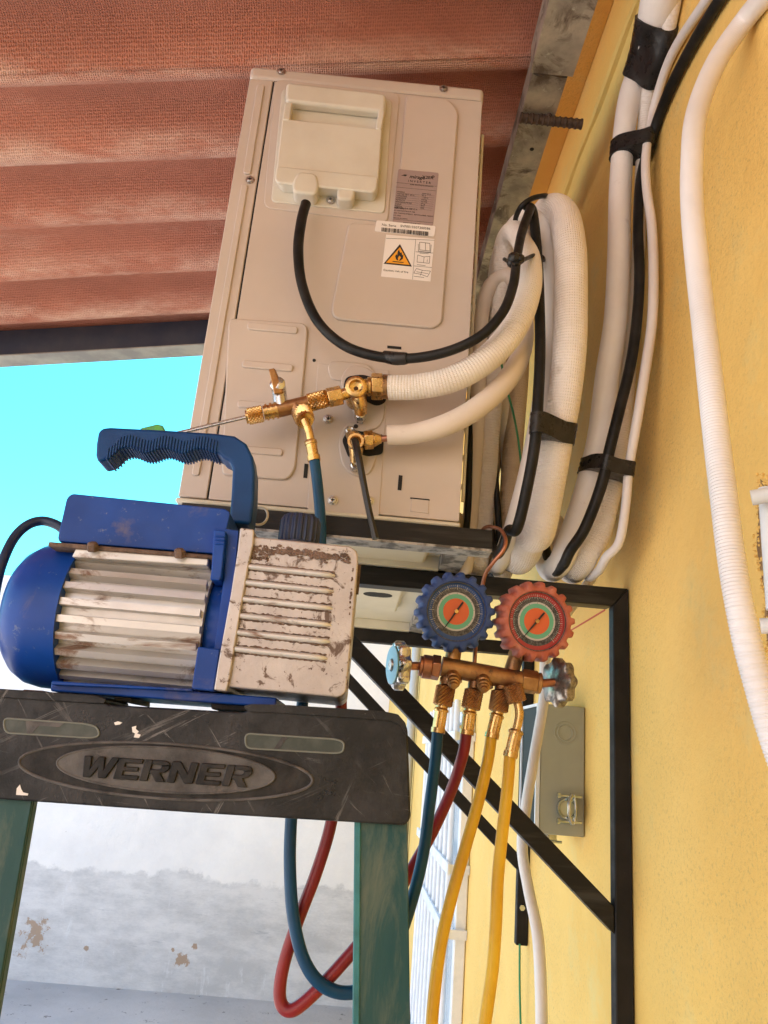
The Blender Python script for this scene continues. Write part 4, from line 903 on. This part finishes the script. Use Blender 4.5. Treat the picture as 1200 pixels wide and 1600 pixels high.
# ================================================================ LADDER
Yl = .60
ld = thing('step_ladder', 'green fibreglass step ladder with worn black top cap', 'ladder', (-.13, .62, GZ))
capo = [(-92,1078),(0,1083),(100,1090),(160,1094),(170,1101),(380,1113),(392,1107),(440,1108),(600,1118),(625,1122),(637,1136),(642,1278),(634,1290),(300,1270),(0,1249),(-92,1243)]
cap = pp_(rnd(capo, [6,0,0,2,2,3,3,0,0,8,8,8,8,0,0,6]), Yl, .735, 'top_cap', M_cap, parent=ld, bevel=.0028, seg=4)
pp_([(380,1103),(392,1100),(440,1101),(598,1111),(622,1116),(634,1130),(636,1150),(628,1136),(612,1126),(440,1114),(388,1112)], Yl-.0018, .66, 'cap_lip', M_cap, parent=cap, r=3, bevel=.0012)
pp_([(-92,1072),(0,1076),(150,1086),(166,1092),(163,1100),(140,1099),(0,1090),(-92,1085)], Yl-.0018, .66, 'cap_lip', M_cap, parent=cap, r=3, bevel=.0012)
def ell(cx, cy_, a, b_, sl, n=72): return [(cx+a*math.cos(2*math.pi*k/n), cy_+b_*math.sin(2*math.pi*k/n)+sl*a*math.cos(2*math.pi*k/n)) for k in range(n)]
def rim(px, Y, r, name, m, parent, closed=True):
    pts = [P(x, y, Y) for x, y in px]; pts.append(pts[0].copy()); return obj(name, sweep(B(), pts, r, n=8, sub=1), m, parent)
pp_(ell(259,1205,229,43,.062), Yl-.0010, Yl+.001, 'badge_field', M_capk, parent=cap, bevel=0)
rim(ell(259,1205,229,43,.062), Yl-.0008, .0011, 'badge_rim', M_capd, cap)
pp_(ell(259,1203,170,35,.062), Yl-.0026, Yl+.001, 'badge_field', M_capd, parent=cap, bevel=.0008)
rim(ell(259,1203,170,35,.062), Yl-.0024, .0008, 'badge_rim', M_capd, cap)
LW = [[(0,1),(.27,1),(.34,.42),(.52,1),(.74,1),(.82,.42),(1.0,1),(1.27,1),(.97,0),(.70,0),(.60,.50),(.42,0),(.16,0)]]
LE = [[(0,0),(.86,0),(.86,.22),(.28,.22),(.28,.40),(.78,.40),(.78,.61),(.28,.61),(.28,.78),(.86,.78),(.86,1),(0,1)]]
LN = [[(0,0),(.27,0),(.27,.56),(.62,0),(.92,0),(.92,1),(.65,1),(.65,.44),(.28,1),(0,1)]]
LR = [[(0,0),(.28,0),(.28,1),(0,1)], [(.28,.80),(.58,.80),(.64,.74),(.93,.80),(.84,.95),(.68,1),(.28,1)], [(.28,.56),(.28,.36),(.36,.36),(.58,0),(.92,0),(.66,.40),(.84,.47),(.93,.62),(.93,.80),(.64,.74),(.64,.62),(.58,.56)]]
bm = B(); adv = {'W': 1.24, 'E': .93, 'R': .98, 'N': 1.02}; tot = sum(adv[c] for c in 'WERNER')-.05; S = (400-128-9)/tot; xx = 0
for ch in 'WERNER':
    for poly in {'W': LW, 'E': LE, 'R': LR, 'N': LN}[ch]:
        q = []
        for u, v in poly:
            x = 129+(xx+u)*S+v*10-4; y = 1213.5+.064*(x-129)-v*33.5; q.append((x, y))
        prism(bm, q, Yl-.0048, Yl-.0020, Yl)
    xx += adv[ch]
obj('badge_lettering', bm, M_capk, cap, smooth=20, bevel=.0005, seg=1)
# tool slots
M_slot = mat('slot_inside', (.035, .045, .038), .5, col2=(.07, .08, .07), sc=60); M_slotrim = mat('slot_rim', (.17, .18, .16), .5)
def slot(px, inner):
    s = pp_(px, Yl-.0006, Yl+.001, 'tool_slot', M_slot, parent=cap, bevel=0); rim(px, Yl-.0006, .0007, 'slot_rim', M_slotrim, cap)
    pp_(inner, Yl-.0010, Yl, 'slot_plate', M_capd, parent=cap, bevel=0)
slot(rnd([(383,1146),(525,1155),(538,1160),(536,1175),(524,1177),(384,1169)], 9), [(440,1152),(450,1152),(436,1170),(428,1170)])
slot(rnd([(5,1122),(135,1131),(152,1136),(156,1150),(142,1153),(8,1145)], 9), [(40,1126),(100,1130),(92,1136),(60,1134),(50,1146),(42,1146)])
for q in ([(26,1232),(31,1226),(33,1233),(36,1238),(44,1240),(43,1243),(25,1242)],[(206,1136),(213,1134),(212,1139),(217,1143),(214,1146),(220,1148),(217,1153),(209,1152),(211,1146),(207,1144)],[(178,1129),(184,1127),(191,1129),(187,1132),(180,1133)]): pp_(q, Yl-.0004, Yl+.001, 'paint_fleck', M_white, parent=cap, bevel=0)
def rail_leg(name, a, b_, w, d, name_edge=None, side=-1):
    """a, b_: top and lower centres of the rail's face; runs to the ground"""
    dr = (b_-a); e = a+dr*((GZ+.03-a.z)/dr.z); e.y = a.y-.16
    dr = (e-a); bm = B(); s = Vector((1, 0, 0))
    def bar(x0, x1, y0, y1):
        v = [bm.verts.new(p+Vector((i, j, 0))) for p in (a, e) for i, j in ((x0, y0), (x1, y0), (x1, y1), (x0, y1))]
        for f in ((0,1,2,3),(4,5,6,7),(0,1,5,4),(1,2,6,5),(2,3,7,6),(3,0,4,7)): bm.faces.new([v[i] for i in f])
    bar(-w/2, w/2, 0, .003); bar(-w/2, -w/2+.003, .0035, d) if side < 0 else bar(w/2-.003, w/2, .0035, d)
    o = obj(name, bm, M_fibre, ld, bevel=.0008)
    bm = B(); v0 = -w/2-.0008 if side < 0 else w/2-.0040
    def bar2(x0, x1, y0, y1): bar(x0, x1, y0, y1)
    v = []
    if side < 0: bar(v0, v0+.0048, -.0012, .0025); obj('rail_edge', bm, M_fibreedge, o, bevel=.0008)
    bm = B(); box(bm, e.x-w/2-.003, e.x+w/2+.003, e.y-.004, e.y+d+.002, GZ, GZ+.05); obj('rubber_foot', bm, M_capd, o, bevel=.003)
    return e
ya = .607
eR = rail_leg('front_rail', P(596,1268,ya), P(596,1600,ya), .0385, .03)
aL, bL = P(52,1240,ya), P(0,1590,ya); dL = Vector((.0225, 0, 0))
eL = rail_leg('front_rail', aL-dL, bL-dL, .045, .012, side=1)
for i in range(1, 6):
    t = i/6.2; a = (P(596,1268,ya)).lerp(eR, t+.04); b_ = (aL-dL).lerp(eL, t+.04)
    if a.z > -.26: continue
    bm = B(); box(bm, b_.x+.02, a.x-.018, a.y+.002, a.y+.075, a.z-.012, a.z+.012); obj('tread', bm, M_alu, ld, bevel=.002)
for sx, t0_, t1_ in ((1, .030, .19), (-1, -.352, -.52)):
    bm = B(); beam(bm, (t0_, .715, -.03), (t1_, 1.55 if False else 1.25, GZ+.02), .03, .022, up=Vector((0, 1, .3))); obj('rear_rail', bm, M_fibre, ld)

# ================================================================ GAUGE MANIFOLD
Ym = .775
mf = thing('gauge_manifold', 'brass manifold with blue and red gauges hung by a copper hook', 'gauge manifold', P(757, 1048, Ym))
def G(x, y, d=0): return P(x, y, Ym-d)
a, b_ = G(690,1041), G(824,1066)
bm = B(); cyl(bm, a, b_, .0098, 28)
for t in (.14, .50, .86): c = a.lerp(b_, t); cyl(bm, c-Vector((0, 0, .004)), c+Vector((.0, -.002, -.013)), .0088, 18)
obj('manifold_body', bm, M_brassold, mf)
def vdir(p): return Vector((0, 0, 1))
bm = B(); cyl(bm, G(660,1041), G(674,1043), .0118, 28); cyl(bm, G(655,1040), G(661,1041), .0100, 24); cyl(bm, G(674,1042), G(687,1044), .0128, 6, rot=.3); obj('valve_nut', bm, M_copper, mf, bevel=.0008)
bm = B(); cyl(bm, G(814,1063), G(838,1067), .0120, 6, rot=.3); cyl(bm, G(838,1067), G(845,1068), .0105, 24); obj('valve_nut', bm, M_brassold, mf, bevel=.0008)
M_chromed = mat('tarnished_chrome', (.40, .37, .33), .3, .9, col2=(.20, .17, .14), sc=120, dirt=(.08, .06, .05), dsc=120, dlo=.5, dhi=.62)
def wheel(c, d, stem_from, label, face):
    d = d.normalized(); bm = B(); cyl(bm, stem_from, c, .0042, 14); s = obj('valve_stem', bm, M_copper, mf)
    bm = B(); lathe(bm, c-d*.004, d, [(0, .008), (0, .020), (.002, .0225), (.010, .0225), (.0125, .0205), (.0125, .013), (.009, .011), (.009, 0)], 96, fn=lambda t, r: r*(1+.085*math.cos(8*t)) if r > .015 else r)
    w = obj('handwheel', bm, M_chrome if face else M_chromed, mf, label=label, smooth=50)
    if face:
        bm = B(); lathe(bm, c+d*.0089, d, [(0, .0185), (.0012, .0185), (.0013, .0065), (0, .0065)], 40, caps=False); obj('wheel_sticker', bm, M_skyl, w)
        bm = B(); lathe(bm, c+d*.009, d, [(0, .006), (.003, .005), (.003, 0)], 18); obj('wheel_screw', bm, M_screw, w)
wheel(G(627,1040,.004), Vector((-1, -.28, -.05)), G(660,1041), 'chrome handwheel with pale blue sticker', True)
wheel(G(870,1066,-.002), Vector((1, .42, .05)), G(844,1068), 'tarnished chrome handwheel', False)
def gauge(cx, cy_, mb, md, fx, lab, ang, post):
    d = Vector((fx, -1, -.10)).normalized(); c = P(cx, cy_, Ym-.012); R0 = 60.5*(Ym-.012)/F
    g = obj('gauge', lathe(B(), c-d*-.0, -d, [(.001, .027), (.001, R0*.7), (.026, R0*.68), (.028, 0)], 40), M_navy, mf, label=lab)
    bm = B(); def_f = lambda t, r: r*(1+.055*math.tanh(3.2*math.sin(18*t))) if r > R0*.88 else r
    lathe(bm, c, d, [(-.022, R0*.75), (-.022, R0*.90), (-.018, R0*.985), (.000, R0*1.0), (.006, R0*.965), (.0085, R0*.90), (.0088, R0*.79), (.0065, R0*.76), (.003, R0*.755), (.003, R0*.5)], 288, fn=def_f)
    obj('rubber_boot', bm, mb, g, smooth=45)
    def disc(name, r0, r1, h, m): return obj(name, lathe(B(), c, d, [(h-.0006, r1), (h, r1), (h, r0)] + ([(h-.0006, r0), (h-.0006, r1)] if r0 > 0 else []), 72, caps=False), m, g)
    disc('dial', 0, R0*.75, .0034, md); disc('scale_ring', R0*.50, R0*.635, .0038, M_dblack); disc('scale_ring', R0*.455, R0*.50, .0040, M_dwhite)
    disc('scale_ring', R0*.33, R0*.455, .0042, M_dgreen); disc('dial_centre', 0, R0*.34, .0045, M_dor)
    disc('bezel', R0*.745, R0*.775, .0070, M_dblack)
    # tick marks and figures
    u = Vector((1, 0, 0)); u = (u-d*u.dot(d)).normalized(); w = u.cross(d) if u.cross(d).z > 0 else d.cross(u); bm = B(); bm2 = B()
    for k in range(61):
        t = R(-135+k*4.5)*-1+R(90); dirn = u*math.cos(t)+w*math.sin(t); ln_ = .10 if k % 5 == 0 else .05
        p0, p1 = c+dirn*R0*.70+d*.0036, c+dirn*R0*(.70-ln_*.7)+d*.0036; beam(bm, p0, p1, .00025 if k % 5 else .0005, .0002, up=d)
        p0, p1 = c+dirn*R0*.625+d*.0040, c+dirn*R0*(.625-ln_*.5)+d*.0040; beam(bm, p0, p1, .00035, .0002, up=d)
        if k % 6 == 0 and k:
            p0 = c+dirn*R0*.485+d*.0043; p1 = c+dirn*R0*.46+d*.0043; beam(bm2, p0, p1, .0004, .0002, up=d)
    obj('scale_marks', bm, M_dwhite, g, smooth=0); obj('scale_figures', bm2, M_ink, g, smooth=0)
    dn = u*math.cos(ang)+w*math.sin(ang); sn = d.cross(dn)
    bm = B(); extr(bm, [c+d*.0055+dn*R0*.62+sn*.0002, c+d*.0055+sn*.0010, c+d*.0055-dn*R0*.30+sn*.0009, c+d*.0055-dn*R0*.30-sn*.0009, c+d*.0055-sn*.0010, c+d*.0055+dn*R0*.62-sn*.0002], d*.0005)
    nd = obj('needle', bm, M_ink, g, smooth=0); lathe_ = B(); lathe(lathe_, c, d, [(.0045, .0022), (.0072, .0020), (.0075, 0)], 20); obj('needle_hub', lathe_, M_brass, g)
    bm = B(); cyl(bm, post[0], post[1], .0078, 20); cyl(bm, post[1], post[1]+(c-d*.012-post[1])*.2, .009, 6); obj('gauge_post', bm, M_brassold, mf)
gauge(711.5, 956, M_bootb, M_dblue, .05, 'blue gauge', R(-122), (G(706,1040,-.004), G(709,1018,-.004)))
gauge(836.5, 971, M_bootr, M_dred, .10, 'red gauge', R(-128), (G(797,1056,-.004), G(806,1028,-.006)))
bm = B(); sweep(bm, [G(741,1046,-.004), G(743,1010,-.010), G(748,960,-.018), G(756,905,-.012), G(768,882,-.004), G(786,860,.004), G(790,843,.002), G(782,828,-.006), G(766,823,-.018), G(756,826,-.030), G(752,836,-.046)], .0021, n=14, sub=8)
obj('copper_hook', bm, M_copper, mf)
# ports, couplings and the four hoses
hoses = [  # top of coupling, bottom of coupling, end of ferrule, colour, then path
 ((697,1072),(691,1103),(684,1145)), ((741,1078),(735,1108),(729,1148)), ((783,1080),(778,1112),(768,1153))]
for t0_, t1_, t2_ in hoses:
    bm = B(); cyl(bm, G(t0_[0]+1, t0_[1]-12, -.002), G(*t0_), .0068, 16); obj('port', bm, M_brassold, mf)
for x, y in ((708,1068),(755,1074)):
    bm = B(); q = G(x, y-8, .010); e = G(x+2, y+8, .026); dd = (e-q).normalized()
    lathe(bm, q-dd*.006, dd, [(0, .0068), (.008, .0068), (.009, .0058), (.012, .0058), (.0125, .0064), (.0145, .0064), (.015, .0052), (.0175, .0050), (.018, .0036), (.021, .0034), (.0215, 0)], 20); obj('service_port', bm, M_brassold, mf)
def hose(label, t0_, t1_, t2_, spec, m, dd=0, elbow=None):
    h = thing('charging_hose', label, 'hose', G(*t2_)); h['group'] = 'charging hoses'
    bm = B(); knurl(bm, G(*t0_, dd), G(*t1_, dd), .0092); obj('knurled_coupling', bm, M_brassold, h, smooth=0)
    bm = B()
    if elbow: sweep(bm, [G(*p) for p in elbow], .0042, n=14, sub=5)
    else: cyl(bm, G(*t1_, dd), G(t1_[0]-1, t1_[1]+4, dd), .0058, 16)
    f0 = G(t1_[0]-1, t1_[1]+3, dd) if not elbow else G(*elbow[-1]); f1 = G(*t2_, dd)
    ax_ = (f1-f0); L_ = ax_.length; lathe(bm, f0, ax_, [(0, .0058), (.002, .0074), (L_*.15, .0072), (L_*.16, .0062), (L_*.8, .0062), (L_*.81, .0070), (L_, .0070)], 32, fn=lambda t, r: r*(1+.03*(1 if math.sin(16*t) > 0 else -1)) if r < .0065 and r > .006 else r)
    obj('ferrule', bm, M_brass, h)
    pts = [G(t2_[0], t2_[1]-4, dd)]+[P(x, y, Y) for x, y, Y in spec]
    obj('hose_line', sweep(B(), pts, .0056, n=18, sub=10), m, h, smooth=50); return h
h = hose('blue charging hose looping under the ladder cap up to the valve tee', *hoses[0],
     [(680,1190,.775),(671,1260,.775),(662,1330,.775),(647,1395,.77),(622,1470,.765),(590,1530,.76),(548,1551,.755),(505,1540,.75),(475,1500,.75),(458,1430,.75),(453,1350,.75),(455,1280,.75),(461,1200,.75),(470,1120,.75),(480,1040,.75),(492,950,.75),(500,880,.748),(501,820,.745),(497,765,.742),(491,716,.742)], M_hosebl)
bm = B(); e0 = P(475,652,.742); 
sweep(bm, [P(476,656,.738), P(482,672,.738), P(486,690,.740)], .0042, n=14, sub=4)
f0, f1 = P(485,688,.740), P(491,720,.742); L_ = (f1-f0).length; lathe(bm, f0, f1-f0, [(0, .0058), (.001, .0066), (L_*.2, .0066), (L_*.22, .0058), (L_*.75, .0058), (L_*.77, .0068), (L_, .0068)], 28); obj('ferrule', bm, M_brass, h)
hose('red charging hose running down behind the ladder rail in a long loop', *hoses[1],
     [(723,1180,.778),(705,1235,.795),(677,1297,.80),(645,1355,.80),(612,1410,.79),(575,1458,.765),(535,1505,.76),(495,1548,.758),(462,1576,.758),(444,1575,.76),(437,1552,.762),(444,1505,.762),(465,1440,.762),(492,1370,.76),(514,1300,.758),(525,1240,.757),(532,1170,.757),(533,1095,.757),(530,1030,.757),(529,990,.755),(528,958,.748)], M_hosere)
hose('left yellow charging hose hanging down from the manifold', *hoses[2],
     [(762,1190,.775),(748,1250,.775),(727,1325,.775),(706,1400,.775),(689,1475,.775),(679,1550,.775),(674,1620,.775),(672,1750,.78),(668,1950,.80)], M_hoseye)
hose('right yellow charging hose with bent brass neck, in front', (800,1070),(808,1098),(797,1183),
     [(793,1230,.76),(785,1300,.76),(778,1370,.762),(775,1440,.765),(770,1510,.768),(762,1570,.77),(755,1625,.772),(748,1750,.78),(740,1950,.80)], M_hoseye, dd=.012,
     elbow=[(807,1092,.012),(811,1108,.013),(811,1122,.013),(807,1140,.012)])

# ================================================================ GREY-GREEN SWITCH BOX ON THE WALL
q = WP(915, 1105, XW); Yb = q.y; zt_ = q.z; zb_ = WP(915, 1309, XW).z; xb = P(846, 1102, Yb).x
bx = thing('disconnect_box', 'grey-green steel electrical box on the wall, lid open at its side', 'electrical box', (xb, Yb, zb_))
bm = B(); box(bm, xb, XW-.001, Yb, Yb+.105, zb_, zt_); obj('enclosure', bm, M_box, bx, bevel=.0015)
bm = B()
for y0, y1, z0, z1 in ((Yb-.001, Yb+.004, zb_+.004, zt_), (Yb+.101, Yb+.106, zb_+.004, zt_), (Yb+.0045, Yb+.1005, zt_-.004, zt_), (Yb+.0045, Yb+.1005, zb_+.004, zb_+.008)): box(bm, xb-.006, xb-.0005, y0, y1, z0, z1)
obj('cover_trim', bm, M_zinc if False else M_grille, bx)
bm = B(); box(bm, xb-.004, xb-.0004, Yb+.0042, Yb+.1008, zb_+.0082, zt_-.0042); obj('cover', bm, M_boxd, bx)
c = P(883, 1145, Yb); bm = B()
lathe(bm, (c.x, Yb, c.z), (0, -1, 0), [(-.0003, .0160), (.0008, .0155), (.0007, .0143), (-.0003, .0138)], 40, caps=False); lathe(bm, (c.x, Yb-.0003, c.z), (0, -1, 0), [(0, .0112), (.0009, .0108), (.0008, .0102), (0, .0098)], 36, caps=False); obj('knockout', bm, M_box, bx)
c = P(885, 1263, Yb); bm = B()
lathe(bm, (c.x-.001, Yb, c.z), (0, -1, 0), [(-.001, .0135), (.010, .0135), (.010, .0112), (.002, .0108)], 32)
for dz in (.0165, -.0165): cyl(bm, (c.x-.014, Yb-.012, c.z+dz), (c.x+.018, Yb-.012, c.z+dz), .0018, 10); cyl(bm, (c.x-.016, Yb-.012, c.z+dz), (c.x-.012, Yb-.012, c.z+dz), .0040, 10)
sweep(bm, [Vector((c.x+.004, Yb-.013, c.z+.019)), Vector((c.x-.001, Yb-.017, c.z+.008)), Vector((c.x-.001, Yb-.018, c.z)), Vector((c.x-.001, Yb-.017, c.z-.008)), Vector((c.x+.004, Yb-.013, c.z-.019))], .0026, n=8, sub=4)
sweep(bm, [Vector((c.x+.008, Yb-.011, c.z+.019)), Vector((c.x+.009, Yb-.013, c.z+.006)), Vector((c.x+.009, Yb-.013, c.z-.006)), Vector((c.x+.008, Yb-.011, c.z-.019))], .0022, n=8, sub=4)
obj('cable_clamp', bm, M_zinc, bx)
bm = B(); lathe(bm, (c.x-.001, Yb-.0085, c.z), (0, -1, 0), [(0, .0105), (.0005, .0105)], 24); obj('clamp_bore', bm, mat('pale_bore', (.60, .56, .30), .5), bx)
bm = B(); cx_, cy2 = xb+.018, Yb+.03; lathe(bm, (cx_, cy2, zb_+.0005), (0, 0, -1), [(0, .014), (.008, .014), (.008, .011)], 28)
for dy in (-.014, .014): cyl(bm, (cx_-.014, cy2+dy, zb_-.010), (cx_+.018, cy2+dy, zb_-.010), .0018, 10); cyl(bm, (cx_-.017, cy2+dy, zb_-.010), (cx_-.013, cy2+dy, zb_-.010), .0036, 8)
obj('cable_clamp', bm, M_zinc, bx)
